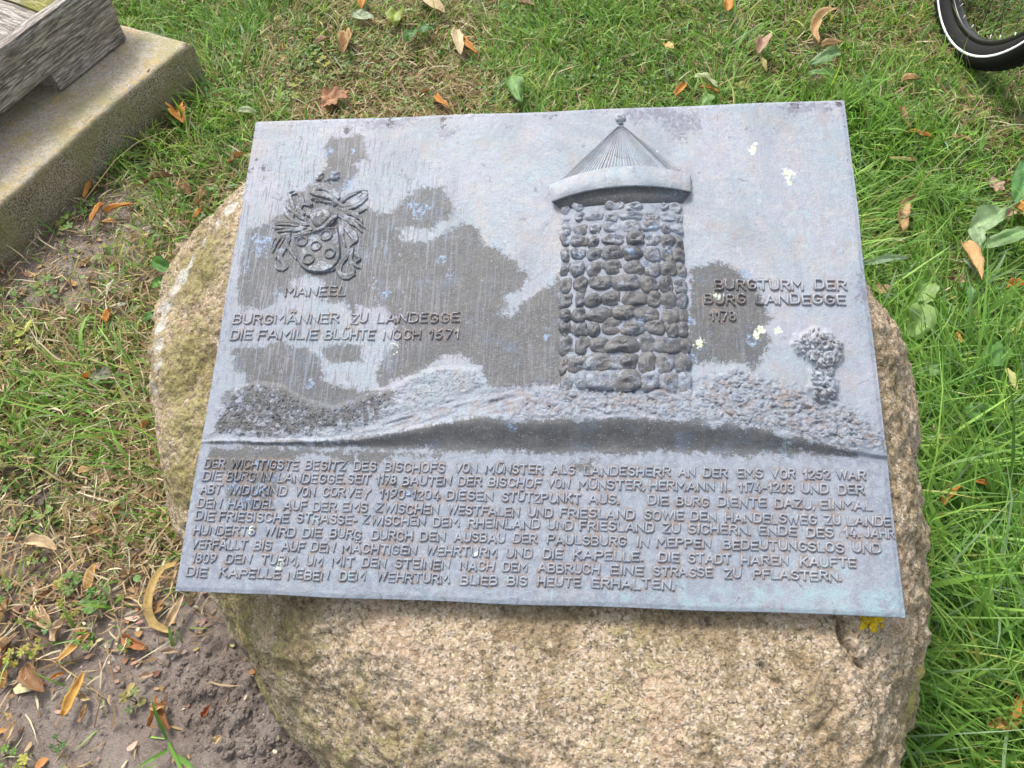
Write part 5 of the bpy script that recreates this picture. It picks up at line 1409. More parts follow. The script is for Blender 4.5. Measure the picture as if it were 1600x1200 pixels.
# (px, py, length px, angle, colour, width, bend, curl, z, stalk, label)
BR = [
    (677, 11, 44, -30, CREAM, .38, .3, .5, .03, 1, 'broad cream bract at the top edge left of centre'),
    (566, 5, 20, 80, ORG_, .35, .3, .6, .03, 0, 'small upright orange leaf scrap at the top edge'),
    (717, 68, 42, -82, CREAM, .26, .2, .5, .03, 0, 'pale cream bract standing nearly upright left of an orange one'),
    (735, 74, 32, -50, ORG_, .22, .8, .6, .03, 1, 'curved orange bract just right of the pale cream one'),
    (823, 9, 24, -10, PINK, .5, .2, .7, .03, 0, 'small pinkish leaf at the top edge above the plaque'),
    (503, 66, 26, 25, PINK, .4, .2, .6, .02, 0, 'small dusky pink bract left of the curled tan pair'),
    (538, 68, 34, 80, TAN, .35, .4, 1., .02, 1, 'curled tan leaf standing on edge in sparse turf'),
    (663, 145, 18, 20, TAN, .45, 1.2, .9, .02, 0, 'tiny curled tan scrap in dry turf above the plaque edge'),
    (692, 161, 30, -45, ORG_, .3, .7, .6, .02, 1, 'bright orange bract close above the plaque top edge'),
    (1136, 8, 20, 80, ORG_, .45, .1, .6, .04, 0, 'orange leaf tip at the top edge in dense grass'),
    (1187, 75, 24, 70, PINK, .55, .3, .9, .04, 1, 'crumpled pinkish brown leaf with hanging stem in the grass'),
    (1193, 103, 24, -70, OLV, .2, .3, .6, .04, 0, 'narrow olive bract below the crumpled pinkish leaf'),
    (1292, 45, 58, 66, TAN, .15, -1.4, .6, .04, 0, 'long tan crescent bract in the grass toward the bicycle'),
    (1300, 70, 34, 8, TAN, .28, .3, .6, .04, 1, 'short tan bract at the foot of the long crescent'),
    (1063, 141, 24, 50, ORG_, .35, .3, .6, .03, 0, 'orange brown scrap beside the green and white pod'),
    (1103, 131, 40, -22, (.50, .58, .33), .3, -.5, .8, .04, 0, 'curved pale green and white pod in the grass above the plaque'),
    (1108, 142, 32, -15, ORG_, .22, -.5, .6, .035, 0, 'orange brown husk tucked under the pale green pod'),
    (1437, 212, 38, -15, ORG_, .24, .3, .6, .05, 1, 'orange tan bract right of the plaque top corner'),
    (1415, 187, 34, -65, BRN, .25, .6, .6, .045, 0, 'brown hooked leaf above the orange tan bract'),
    (1422, 127, 30, 10, TAN, .4, .2, .6, .04, 0, 'flat tan leaf in matted grass left of the tyre'),
    (1505, 222, 40, -22, TAN, .25, -.7, .6, .045, 0, 'arched tan bract below the bicycle tyre'),
    (1422, 336, 60, 68, TAN, .18, -1.3, .6, .05, 1, 'upright tan crescent bract right of the plaque'),
    (1408, 251, 48, -4, TAN, .16, .2, .5, .05, 0, 'slender straight tan bract close to the plaque right edge'),
    (1517, 411, 66, -68, (.60, .38, .17), .27, .15, .45, .06, 0, 'large smooth tan bract, the biggest right of the plaque'),
    (1586, 448, 28, 5, ORG_, .5, .2, .8, .05, 0, 'curled orange leaf piece right of the largest tan bract'),
    (1592, 330, 26, -60, ORG_, .45, .3, .7, .045, 0, 'orange leaf piece cut by the right edge of the picture'),
    (1503, 440, 24, 10, PINK, .5, .4, .7, .04, 0, 'dull pinkish scrap beside the largest tan bract'),
    (1575, 335, 22, 30, PINK, .5, .3, .8, .04, 0, 'small rosy brown scrap below the broken pale leaf'),
    (1487, 775, 44, 50, ORG_, .28, -1.2, .8, .09, 1, 'curled orange bract on long grass right of the boulder'),
    (1532, 755, 22, -15, ORG_, .4, .2, .6, .09, 0, 'small orange flake right of the curled orange bract'),
    (1466, 684, 40, -58, (.60, .48, .28), .22, .2, .5, .07, 0, 'pale straw coloured bract beside the boulder right flank'),
    (1527, 943, 46, -20, (.52, .38, .26), .27, .1, .4, .09, 1, 'smooth beige bract with stem in lush grass low on the right'),
    (1567, 1128, 48, 10, (.62, .36, .12), .38, .5, .6, .09, 0, 'broad orange tan leaf near the lower right corner'),
    (1588, 1105, 40, 65, ORG_, .34, -.4, .7, .095, 1, 'rising orange brown lobe behind the broad orange tan leaf'),
    (1580, 594, 40, -65, (.50, .52, .20), .25, .5, .7, .08, 0, 'yellow green curled blade near the right edge'),
    (1496, 530, 20, -60, ORG_, .4, .2, .6, .05, 0, 'small orange flake on a green leaf near the right side'),
    (369, 248, 28, 32, ORG_, .35, .3, .6, .03, 0, 'orange yellow bract left of the plaque top corner'),
    (282, 183, 26, -60, ORG_, .6, .3, .9, .03, 1, 'crumpled orange leaf against the concrete footing'),
    (152, 333, 36, 58, ORG_, .32, .4, .6, .015, 1, 'orange bract, left one of the pair on bare soil'),
    (187, 327, 50, 14, (.62, .30, .07), .25, -.5, .5, .018, 1, 'long orange bract, right one of the pair on bare soil'),
    (170, 349, 24, 0, (.55, .33, .14), .4, .3, .8, .01, 0, 'small curled scrap under the orange pair on bare soil'),
    (248, 283, 46, 14, BRN, .25, -.4, .8, .02, 1, 'brown bract lying in thin grass left of the boulder top'),
    (137, 297, 30, 70, ORG_, .22, .4, .6, .02, 0, 'thin orange bract by the foot of the concrete'),
    (291, 296, 26, -50, BRN, .45, .3, .9, .02, 0, 'small dark brown scrap near the plaque left corner'),
    (314, 311, 28, 55, TAN, .4, .6, .9, .02, 0, 'curled tan scrap right of the small dark brown one'),
    (309, 334, 22, 50, ORG_, .3, .6, .7, .02, 0, 'orange tan sliver above the boulder left shoulder'),
    (192, 480, 20, 30, (.75, .72, .68), .4, .4, .8, .02, 0, 'small white star shaped scrap in sparse turf'),
    (174, 451, 28, 65, (.75, .70, .60), .15, -.8, .4, .025, 0, 'thin white curved sliver above the star shaped scrap'),
    (170, 495, 22, 80, ORG_, .5, .3, .8, .02, 0, 'orange brown flake below the star shaped scrap'),
    (82, 545, 26, 12, TAN, .35, .2, .6, .02, 0, 'pale tan bract in dry grass at the left'),
    (140, 589, 26, 15, ORG_, .5, .6, .8, .025, 0, 'light orange lobe touching the grey green dead leaf'),
    (228, 664, 22, 55, ORG_, .4, .3, .8, .025, 0, 'orange brown flake in straw beside the boulder left flank'),
    (138, 735, 30, 15, (.62, .42, .20), .35, .3, .5, .025, 1, 'pale orange bract in straw with a small yellow neighbour'),
    (24, 692, 22, 5, TAN, .45, .4, .8, .02, 0, 'tan scrap at the left edge beside straw'),
    (22, 742, 34, 12, (.14, .10, .06), .45, -.6, .8, .02, 0, 'dark curled leaf near the left edge with pale rim'),
    (184, 800, 24, 0, BRN, .5, .2, .8, .02, 0, 'reddish brown flake in straw left of the boulder'),
    (150, 831, 32, 25, (.52, .30, .14), .38, .3, .7, .02, 0, 'light brown bract below the reddish flake'),
    (66, 855, 50, -12, (.66, .50, .30), .36, -.8, .5, .02, 0, 'pale cream arched half leaf on litter at the left'),
    (121, 882, 38, 38, (.66, .50, .28), .22, .5, .5, .02, 0, 'slim cream bract under yellow green weed'),
    (130, 862, 26, 62, (.50, .36, .20), .4, .4, .8, .02, 0, 'small tan scrap above the slim cream bract'),
    (143, 903, 44, 72, (.60, .38, .15), .36, .2, .4, .018, 0, 'golden tan bract with ragged tip near the weeds'),
    (203, 897, 30, 18, (.52, .36, .22), .5, .5, .9, .015, 0, 'crumpled pale brown leaf left of the long curled strap'),
    (66, 935, 44, 40, (.32, .17, .09), .3, .3, .7, .015, 0, 'dark reddish brown bract in litter at lower left'),
    (73, 965, 46, -60, (.62, .42, .24), .45, .6, .8, .015, 0, 'twisted light tan leaf among lobed weeds'),
    (98, 985, 40, 62, (.64, .48, .32), .4, -1.3, .8, .015, 0, 'pale hook shaped leaf beside the twisted tan one'),
    (8, 955, 40, 70, (.42, .28, .13), .45, .3, .7, .012, 0, 'dull tan leaf cut by the left edge'),
    (17, 1000, 40, 40, (.60, .44, .28), .3, .5, .7, .012, 0, 'cream brown curled leaf near the left edge'),
    (12, 1030, 44, 52, (.36, .18, .09), .3, .3, .7, .012, 0, 'reddish leaf under the cream brown curled one'),
    (8, 1062, 30, 85, (.40, .22, .08), .5, .2, .7, .012, 0, 'rusty leaf standing by the left edge'),
    (116, 1012, 72, 42, (.62, .38, .12), .2, .15, .35, .02, 1, 'long golden bract pointing up right on bare soil'),
    (117, 1086, 76, 63, (.64, .36, .09), .25, .1, .35, .02, 1, 'longest orange bract on the bare soil'),
    (57, 1062, 52, -56, BRN, .4, .3, .8, .012, 1, 'folded brown leaf with red veins at lower left'),
    (92, 1058, 26, 25, ORG_, .3, -.9, .8, .012, 0, 'little curved orange scrap right of the folded brown leaf'),
    (212, 1005, 44, -26, (.45, .19, .07), .36, .3, .7, .012, 1, 'red brown leaf with pale tip on bare soil'),
    (240, 1112, 50, 74, (.46, .22, .08), .22, .9, .9, .015, 0, 'left arm of the looped rusty leaf near the grass sprout'),
    (262, 1118, 46, -80, (.44, .22, .09), .25, .9, .9, .015, 1, 'right arm of the looped rusty leaf near the grass sprout'),
    (249, 1103, 26, 10, (.58, .34, .16), .5, .5, .9, .022, 0, 'top fold bridging the looped rusty leaf'),
    (323, 1112, 24, 58, RED, .45, .3, .8, .02, 0, 'small brick red leaf on lumpy soil'),
    (230, 1056, 26, 14, (.56, .40, .28), .4, .3, .7, .015, 0, 'pale pinkish bract on bare soil mid left'),
    (268, 1020, 26, 2, (.46, .34, .24), .35, -.6, .7, .015, 0, 'dull arched scrap close to the boulder left foot'),
    (17, 1142, 40, 60, (.64, .48, .30), .3, .7, .8, .012, 1, 'cream bract with coiled end near the lower left corner'),
    (134, 1088, 20, -30, (.60, .46, .26), .5, .5, .8, .012, 0, 'small pale scrap right of the longest orange bract'),
    (130, 1115, 32, 68, (.48, .30, .14), .28, .4, .7, .012, 0, 'thin brown bract right of the longest orange bract'),
    (160, 1103, 14, 20, (.70, .62, .5), .5, .2, .6, .012, 0, 'tiny whitish chip on bare soil'),
    (341, 1155, 16, 45, (.66, .48, .25), .6, .2, .6, .025, 0, 'small yellowish chip on the soil lumps'),
    (275, 955, 56, 62, (.60, .46, .28), .24, .2, .5, .03, 0, 'pale spoon shaped bract under the plaque lower left corner'),
]
for r in BR:
    z = r[8]
    bract("dry_bract", r[0], r[1], r[2], r[3], r[4], r[10], r[5], r[6], r[7], z, bool(r[9]), cat='dry bract', group='dry bracts and leaf scraps on the ground')


def strap():
    """long curled strap-shaped leaf below the plaque corner"""
    pts = [(276, 881, .10), (258, 886, .05), (243, 902, .035), (233, 930, .03), (231, 955, .025), (240, 975, .02), (256, 983, .015), (270, 988, .012)]
    P = np.array([atz(*p) for p in pts]); tt = np.linspace(0, len(P) - 1, 36); P = np.stack([np.interp(tt, np.arange(len(P)), P[:, i]) for i in range(3)], 1)
    k = np.hanning(7); k /= k.sum(); Pp = np.pad(P, ((3, 3), (0, 0)), 'edge'); P = np.stack([np.convolve(Pp[:, i], k, 'valid') for i in range(3)], 1)
    T = np.gradient(P, axis=0); T /= np.linalg.norm(T, axis=1)[:, None]; N = np.cross(T, [0, 0, 1.]); N /= np.linalg.norm(N, axis=1)[:, None]
    s = np.linspace(0, 1, 36); w = .0078 * np.sin(np.pi * (.08 + .88 * s)) ** .5; acc = Acc()
    V = np.stack([P + N * (u * w)[:, None] + np.array([0, 0, 1]) * (.4 * abs(u) * w)[:, None] for u in (-1, -.4, 0, .4, 1)], 1).reshape(-1, 3)
    q = grid_quads(5, 36); c = np.array([.48, .34, .13, 1]); C_ = c * (1 - .3 * np.clip(vn(V[:, 0] * 60, V[:, 1] * 60, s=4), 0, 1))[:, None]; C_[:, 3] = 1
    org = P[-1].copy(); V = V - org
    acc.add(V, q, None, C_); acc.add(V - [0, 0, .0007], q[:, ::-1], None, C_)
    o = acc.build("strap_leaf", M_LEAF, None, True, None, org); tag(o, 'long curled yellow brown strap leaf beside the plaque lower left corner', 'strap leaf')


strap()
LB = [
    (520, 157, 24, (.42, .22, .12), 7, .3, .02, .5, 10, 1.15, 'large crumpled brown oak leaf above the plaque top edge'),
    (1045, 72, 11, (.62, .45, .16), 5, .45, .04, .4, 60, 1.0, 'small yellow lobed leaf in dense grass'),
    (1553, 291, 16, (.46, .31, .23), 6, .3, .045, .5, 120, 1.1, 'broken pinkish brown leaf near the right edge'),
    (1375, 453, 14, (.45, .30, .17), 4, .2, .03, .4, 0, 1.1, 'round light brown leaf half sunk in grass beside the plaque'),
    (158, 590, 16, (.27, .28, .19), 5, .25, .03, .5, 30, 1.2, 'grey green dead leaf in straw at the left'),
    (286, 390, 16, (.40, .32, .20), 5, .35, .03, .6, -20, 1.3, 'pale crumpled leaf just above the boulder left shoulder'),
    (566, 28, 13, (.42, .50, .32), 4, .2, .03, .4, -30, 1.5, 'pale grey green leaf near the top edge left of centre'),
    (66, 782, 15, (.10, .075, .06), 5, .3, .01, .7, 0, 1.0, 'blackish chunk of bark in the litter at the left'),
    (1390, 262, 1, (.4, .3, .2), 4, .2, .0, .4, 0, 1., ''),
]
for px, py, R, c, lo, de, z, cr_, an, el, lab in LB:
    if lab: lobed("dead_leaf" if 'bark' not in lab else "bark_chunk", px, py, R, c, lab, lo, de, z, cr_, 'dead leaf' if 'bark' not in lab else 'bark', an, el)

# ---- green weeds: stalks with palmate leaves; and broad leaves
def palm_leaf(acc_parent, c, R, a, tilt, col, lobes=5):
    n = 30; t = np.linspace(0, 2 * np.pi, n, endpoint=False)
    out = (.62 + .38 * np.abs(np.cos(lobes * t / 2))) * (1 - .45 * np.exp(-((t - np.pi) / .35) ** 2))
    r2 = np.array([.5, 1.0]); V = [(0, 0, .0)]
    for k in r2:
        for i in range(n):
            x, y = out[i] * k * R * math.cos(t[i]), out[i] * k * R * math.sin(t[i]); V.append((x, y, .22 * R * k * abs(math.cos(lobes * t[i] / 2)) - .15 * R * k * k))
    V = np.array(V); T = [(0, 1 + i, 1 + (i + 1) % n) for i in range(n)]; Q = [(1 + i, 1 + n + i, 1 + n + (i + 1) % n, 1 + (i + 1) % n) for i in range(n)]
    ct, s_ = math.cos(tilt), math.sin(tilt); V = V @ np.array([[ct, 0, -s_], [0, 1, 0], [s_, 0, ct]]); ca, sa = math.cos(a), math.sin(a); V = V @ np.array([[ca, sa, 0], [-sa, ca, 0], [0, 0, 1]])
    V = V + c; rr = np.linspace(.85, 1.15, len(V))
    C_ = np.column_stack([np.outer(rr, col), np.ones(len(V))])
    return mesh_np("leaf", V, Q, T, M_WEED, acc_parent, attrs={'col': C_})


def weed(px, py, Rpx, n, col, label, z=.0, seed=1, cat='weed', group='small lobed weeds'):
    c0 = atz(px, py, .012); rr = random.Random(seed * 31 + int(px)); R = float(np.linalg.norm(atz(px + Rpx, py, .012) - c0))
    gz = float(ground_h(np.array([c0[0]]), np.array([c0[1]]))[0])
    root = empty("weed_plant", (c0[0], c0[1], gz)); tag(root, label, cat, group)
    for k in range(n):
        a = 6.283 * k / n + rr.uniform(-.5, .5); d = R * rr.uniform(.5, 1.0) if n > 1 else 0; h = .012 + rr.uniform(.0, .018)
        cc = np.array([d * math.cos(a), d * math.sin(a), h]); f = rr.uniform(.75, 1.25); yl = rr.random() ** 3
        palm_leaf(root, cc, R * rr.uniform(.38, .58) if n > 1 else R, a, rr.uniform(-.3, .3), np.array([col[0] * f + .15 * yl, col[1] * f + .05 * yl, col[2] * f]), rr.choice((3, 5, 5)))
        V, Q, T = tube_arrays([(0, 0, 0), (cc[0] * .4, cc[1] * .4, h * .7), (cc[0], cc[1], h)], [.0010, .0008, .0006], 5); mesh_np("stem", V, Q, T, M_WEED, root, attrs={'col': np.tile((.16, .20, .06, 1), (len(V), 1))})
    OCC.append((c0[0], c0[1], R * .35, .02))


LG = (.13, .24, .045); YG = (.28, .32, .05); DG = (.06, .14, .03)
WD = [
    (70, 800, 16, 5, LG, 'bright lobed weed, upper of the two by straw at the left edge'), (27, 815, 14, 5, LG, 'lobed weed hugging the left edge below straw'), (61, 873, 13, 4, LG, 'small weed under the pale half leaf'),
    (114, 914, 16, 6, LG, 'leafy weed below the slim cream bract'), (154, 938, 20, 6, (.09, .22, .04), 'deep green weed, largest on the litter left of the curled strap'), (112, 955, 14, 5, YG, 'yellowing weed left of the deep green one'),
    (56, 972, 14, 4, LG, 'weed left of the pale hook shaped leaf'), (78, 978, 12, 4, (.07, .19, .06), 'dark small weed beside the pale hook shaped leaf'), (10, 925, 14, 4, LG, 'weed cut by the left edge above a dull tan leaf'),
    (200, 1013, 9, 4, LG, 'tiny rosette on the red brown leaf'), (28, 1030, 14, 5, YG, 'yellow green weed right of the reddish leaf'), (140, 1005, 12, 4, LG, 'weed beside the long golden bract'), (60, 1015, 12, 4, YG, 'pale yellow weed in the litter near the folded brown leaf'),
    (210, 1096, 16, 4, (.14, .20, .08), 'small star weed on bare soil with narrow leaves'), (6, 1182, 15, 4, (.12, .26, .04), 'vivid green weed in the lower left corner'), (34, 1194, 15, 4, YG, 'yellow weed beside the vivid one in the lower left corner'), (94, 1162, 11, 4, DG, 'greyish green weed on bare soil near the lower edge'),
    (102, 354, 14, 4, LG, 'weed on bare soil left of the orange pair'), (139, 364, 8, 2, LG, 'single leaf weed under the orange pair'), (112, 340, 8, 2, LG, 'little weed above the one on bare soil'), (135, 322, 14, 4, LG, 'weed at the foot of the concrete by the thin orange bract'),
    (205, 234, 10, 2, LG, 'pair of leaves on a runner near the concrete'), (245, 357, 12, 4, DG, 'dark weed in thin grass left of the boulder top'), (163, 399, 12, 3, LG, 'bright leaf pair on bare soil'), (122, 393, 9, 2, LG, 'small square leaf weed on bare soil'),
    (213, 318, 14, 4, DG, 'dark weed right of the orange pair'), (345, 305, 12, 3, LG, 'bright ragged weed close to the plaque left corner'), (355, 127, 14, 2, LG, 'round leaved weed above the plaque left corner'), (294, 167, 14, 3, LG, 'leafy weed at the corner of the concrete'),
    (224, 260, 12, 4, DG, 'weed in grass at the foot of the concrete'), (489, 79, 14, 5, LG, 'weed left of the curled tan leaf at the top'), (507, 100, 10, 4, YG, 'yellowish weed under the weed at the top'), (466, 129, 12, 3, YG, 'yellow green round weed above the plaque'),
    (536, 107, 18, 6, DG, 'dark leafy weed above the brown oak leaf'), (439, 120, 10, 3, YG, 'yellow weed left of the round yellow green one'), (450, 152, 16, 5, LG, 'weed left of the brown oak leaf'), (380, 150, 14, 4, LG, 'weed in turf straight above the plaque left corner'),
    (10, 462, 14, 3, LG, 'weed at the left edge by bare soil'), (72, 455, 16, 5, LG, 'weed with long runners on bare soil at the left'), (104, 438, 8, 2, LG, 'round leaf right of the weed with runners'), (40, 518, 14, 4, YG, 'yellow green weed below the bare patch'), (42, 545, 12, 4, YG, 'yellowish weed in dry grass at the left'),
    (20, 568, 14, 5, LG, 'feathery weed at the left edge in dry grass'), (50, 748, 13, 4, LG, 'bright weed beside the dark curled leaf'), (40, 772, 10, 3, LG, 'small weed above the bark chunk'), (72, 742, 10, 3, YG, 'little yellowish weed in straw'), (4, 692, 10, 3, LG, 'weed leaf cut by the left edge in straw'),
    (1488, 500, 20, 5, (.08, .20, .04), 'trefoil weed right of the folded light green leaf'), (1450, 370, 18, 5, (.08, .19, .04), 'clover like weed beside the upright tan crescent'), (1440, 350, 10, 3, LG, 'clover like weed behind the upright tan crescent'), (1560, 250, 16, 4, DG, 'dark weed near the broken pinkish leaf'),
    (1468, 1048, 13, 2, (.12, .27, .06), 'round leaved weed in lush grass beside the boulder lower right'), (1480, 1175, 18, 3, (.10, .22, .07), 'weed at the lower edge right of the boulder'), (1465, 880, 13, 3, DG, 'round weed leaf at the boulder right flank'), (900, 125, 14, 4, (.09, .2, .04), 'leafy weed in grass above the tower roof'),
    (1150, 140, 18, 5, (.09, .21, .04), 'leafy weed above the plaque right half'), (1205, 145, 12, 3, (.2, .34, .1), 'pale round weed above the plaque right half'), (1370, 150, 14, 4, LG, 'weed above the plaque right corner'), (360, 80, 16, 4, LG, 'weed in turf beyond the concrete corner'),
]
for i, (px, py, R, n, c, lab) in enumerate(WD): weed(px, py, R, n, c, lab, seed=i + 1)


def broadleaf(px, py, Lpx, ang, width, col, label, z=.05, bend=.2, curl=.35, seed=0):
    Lpx = Lpx * .92; col = tuple(v * .82 for v in col)
    a = math.radians(ang); dx, dy = math.cos(a) * Lpx / 2, -math.sin(a) * Lpx / 2
    A0, A1 = atz(px - dx, py - dy, z), atz(px + dx, py + dy, z); L = float(np.linalg.norm(A1 - A0)); mid = (A0 + A1) / 2; th = math.atan2(A1[1] - A0[1], A1[0] - A0[0])
    nl, nw = 18, 9; s = np.linspace(0, 1, nl); w = np.linspace(-1, 1, nw); S, Wv = np.meshgrid(s, w, indexing='ij'); rs = int(px + py)
    hw = width * L * .5 * np.sin(np.pi * np.clip(.04 + .95 * S, 0, 1) ** .85) ** .7 * (1 + .22 * vn(S * 5 + rs, Wv * .8, s=rs % 51) + .08 * vn(S * 16 + rs, Wv, s=rs % 47))
    X_ = (S - .5) * L; Y_ = Wv * hw + bend * L * (S - .5) ** 2
    rib = .0025 * np.abs(np.sin(18 * S + 4 * np.abs(Wv)))
    Z_ = curl * hw * np.abs(Wv) + .12 * L * np.sin(np.pi * S) + .30 * hw.max() * vn(S * 3 + rs, Wv * 2, s=rs % 41) + .10 * hw.max() * vn(S * 9 + rs, Wv * 4, s=rs % 37) - rib * .6
    Z_ -= Z_.min()
    V = np.stack([X_, Y_, Z_], -1).reshape(-1, 3)
    c = np.array(col); C_ = c[None, None] * (1 + .9 * np.exp(-(Wv / .07) ** 2) * .5 + .15 * (np.sin(18 * S + 4 * np.abs(Wv)) > .9))[..., None] * (1 + .2 * vn(S * 4, Wv * 2, s=rs % 31))[..., None]
    C_ = np.concatenate([C_, np.ones(C_.shape[:2] + (1,))], -1).reshape(-1, 4)
    root = empty("broadleaf_weed", (mid[0], mid[1], z)); root.rotation_euler = (random.uniform(-.2, .2), 0, th); tag(root, label, 'broadleaf weed')
    mesh_np("leaf", V, grid_quads(nw, nl)[:, ::-1], None, M_WEED, root, attrs={'col': C_})
    Vt, Q, T = tube_arrays([(-L * .47, Y_[0].mean(), float(Z_[0].mean())), (-L * .7, 0, -z * .4), (-L * .8, 0, -z)], [.0016, .0014, .0012], 6); mesh_np("stem", Vt, Q, T, M_WEED, root, attrs={'col': np.tile((.2, .28, .1, 1), (len(Vt), 1))})
    OCC.append((mid[0], mid[1], L * .20, z + .01))


BL = [
    (1433, 505, 62, 75, .55, (.26, .42, .12), 'large folded light green leaf right of the tower caption', .07), (1445, 462, 46, 70, .5, (.24, .40, .11), 'light green leaf standing above the large folded one', .07), (1450, 583, 48, 0, .6, (.28, .44, .20), 'pale silvery green leaf right of the boulder', .075),
    (1552, 560, 50, 50, .55, (.14, .32, .08), 'glossy green leaf near the right edge level with the tree relief', .07), (1525, 652, 52, -10, .7, (.12, .28, .07), 'round ribbed plantain leaf right of the boulder', .075), (1470, 632, 38, -80, .6, (.12, .30, .07), 'ribbed plantain leaf left of the round one', .07),
    (1545, 350, 64, 35, .5, (.30, .44, .22), 'large pale dandelion leaf above the biggest tan bract', .06), (1525, 375, 44, -70, .45, (.34, .48, .26), 'pale underside leaf beside the large dandelion leaf', .06), (1575, 378, 90, 20, .28, (.24, .40, .16), 'long arching leaf running to the right edge', .065),
    (1385, 412, 84, 8, .17, (.26, .38, .22), 'broad pale grass like blade just right of the plaque', .055), (1512, 420, 40, -50, .3, (.30, .42, .28), 'narrow silvery leaf left of the biggest tan bract', .05), (1508, 458, 34, -60, .55, (.12, .30, .08), 'small ribbed leaf under the biggest tan bract', .05),
    (803, 146, 48, -68, .42, (.18, .36, .10), 'upright green leaf just above the plaque top edge', .035), (668, 50, 30, 10, .7, (.07, .19, .04), 'dark green cupped leaf in sparse turf above the plaque', .03), (645, 58, 26, 60, .6, (.08, .20, .04), 'green leaf left of the dark cupped one', .03), (620, 32, 28, 80, .6, (.33, .42, .08), 'yellow green leaf near the top edge', .03),
    (258, 421, 52, -22, .42, (.10, .26, .05), 'pointed dark green leaf beside the boulder left shoulder', .03), (241, 497, 40, 25, .5, (.09, .23, .05), 'broad dark leaf tucked against the boulder left flank', .025), (252, 445, 34, 10, .6, (.13, .30, .06), 'crinkled leaf under the pointed dark green one', .025), (388, 178, 36, -10, .38, (.36, .42, .26), 'pale folded leaf just outside the plaque upper left corner', .03),
    (1100, 162, 30, 70, .5, (.2, .36, .1), 'pale green leaf touching the plaque top edge right half', .035), (1290, 95, 60, 25, .3, (.22, .36, .16), 'long pale green leaf below the tan crescent', .045), (1285, 120, 50, -8, .34, (.18, .34, .10), 'leaf blade below the long pale green one', .045), (1595, 290, 70, 80, .3, (.12, .30, .09), 'upright dark leaf by the right edge', .05),
]
for r in BL: broadleaf(*r)

# pebbles
def pebble(px, py, Rpx, col, label, z=.004):
    c0 = atz(px, py, z); R = float(np.linalg.norm(atz(px + Rpx, py, z) - c0)); V, Q, T = dome_stone(0, 0, R, R * .75, R * .6, int(px), -.3 * R)
    C_ = np.tile(np.append(col, 1), (len(V), 1)); gz = float(ground_h(c0[:1], c0[1:2])[0]); o = mesh_np("pebble", V, Q, T, M_STONE, None, attrs={'col': C_}, loc=(c0[0], c0[1], gz)); o.rotation_euler = (0, 0, random.uniform(0, 6)); tag(o, label, 'pebble', 'pebbles on the bare soil')
pebble(202, 957, 9, (.36, .38, .34), 'greenish grey pebble between the deep green weed and the curled strap'); pebble(174, 1026, 10, (.52, .49, .44), 'whitish flat pebble near the red brown leaf'); pebble(180, 970, 8, (.48, .36, .24), 'small tan pebble left of the greenish grey one')
pebble(136, 1050, 6, (.45, .36, .26), 'round tan pebble above the longest orange bract'); pebble(254, 992, 5, (.7, .68, .62), 'white chip near the tip of the curled strap'); pebble(137, 1111, 5, (.40, .32, .24), 'brown pebble beside the thin brown bract')
pebble(152, 978, 5, (.62, .52, .38), 'cream pebble under the deep green weed'); pebble(197, 1172, 4, (.8, .78, .74), 'white speck pebble near the lower edge'); pebble(213, 1159, 3, (.8, .78, .74), 'tiny white pebble right of the white speck')

# yellow lichen under the lower edge of the plaque
def lichen():
    acc = Acc(); rr = random.Random(8)
    for k in range(60):
        px, py = rr.gauss(1360, 8), rr.gauss(970, 5)
        if k > 45: px, py = 1364 + rr.uniform(-3, 3), 978 + rr.uniform(0, 8)
        c = rock_spot(px, py) + [0, -.001, .002]; r = rr.uniform(.0018, .0034)
        V, Q, T = dome_stone(0, 0, r, r, r * .9, k, 0); V = V @ np.array([[1, 0, 0], [0, .8, .6], [0, -.6, .8]]); f = rr.uniform(.7, 1.1)
        acc.add(V + c, Q, T, (.72 * f, .52 * f, .02, 1))
    o = acc.build("yellow_lichen", M_STONE, boulder); o['kind'] = 'stuff'; o['label'] = 'bright yellow lichen just below the plaque edge'
lichen()

# soil crumbs and clods near the boulder foot
def crumbs():
    acc = Acc(); rr = random.Random(9)
    zz = [(300, 1000, 120, 30), (360, 1130, 60, 120), (420, 1190, 50, 60), (150, 1080, 150, 100), (320, 1080, 60, 100), (100, 1150, 100, 50), (120, 400, 60, 40)]
    n = 0
    for cx, cy, sp, m in zz:
        for k in range(m * 6):
            px, py = rr.gauss(cx, sp * .6), rr.gauss(cy, sp * .5); p = atz(px, py)
            if bdist(p[0], p[1]) < -.01 or py > 1330: continue
            r = min(.0065, .0020 * math.exp(rr.gauss(0, .6))) * (1.3 if (cx > 290) else .8)
            V, Q, T = dome_stone(0, 0, r, r * rr.uniform(.7, 1), r * rr.uniform(.5, .9), rr.randint(1, 999), 0); gz = float(ground_h(p[:1], p[1:2])[0]); a = rr.uniform(0, 6.28)
            V = V @ np.array([[math.cos(a), math.sin(a), 0], [-math.sin(a), math.cos(a), 0], [0, 0, 1]]); V = V + [p[0], p[1], gz - r * .1]
            acc.add(V, Q, T); n += 1
    V, Q, T = acc.arr(); m = np.tile((1., .0, 0, 1), (len(V), 1)); V = V + .0009 * np.stack([vn(V[:, 0] * 700, V[:, 1] * 700, V[:, 2] * 700, s=q_) for q_ in (1, 2, 3)], 1); o = mesh_np("soil_crumbs", V, Q, T, M_GROUND, None, False, attrs={'mask': m}); tag(o, 'crumbs and clods of grey brown soil scattered left of the boulder', 'soil', kind='stuff')
crumbs()


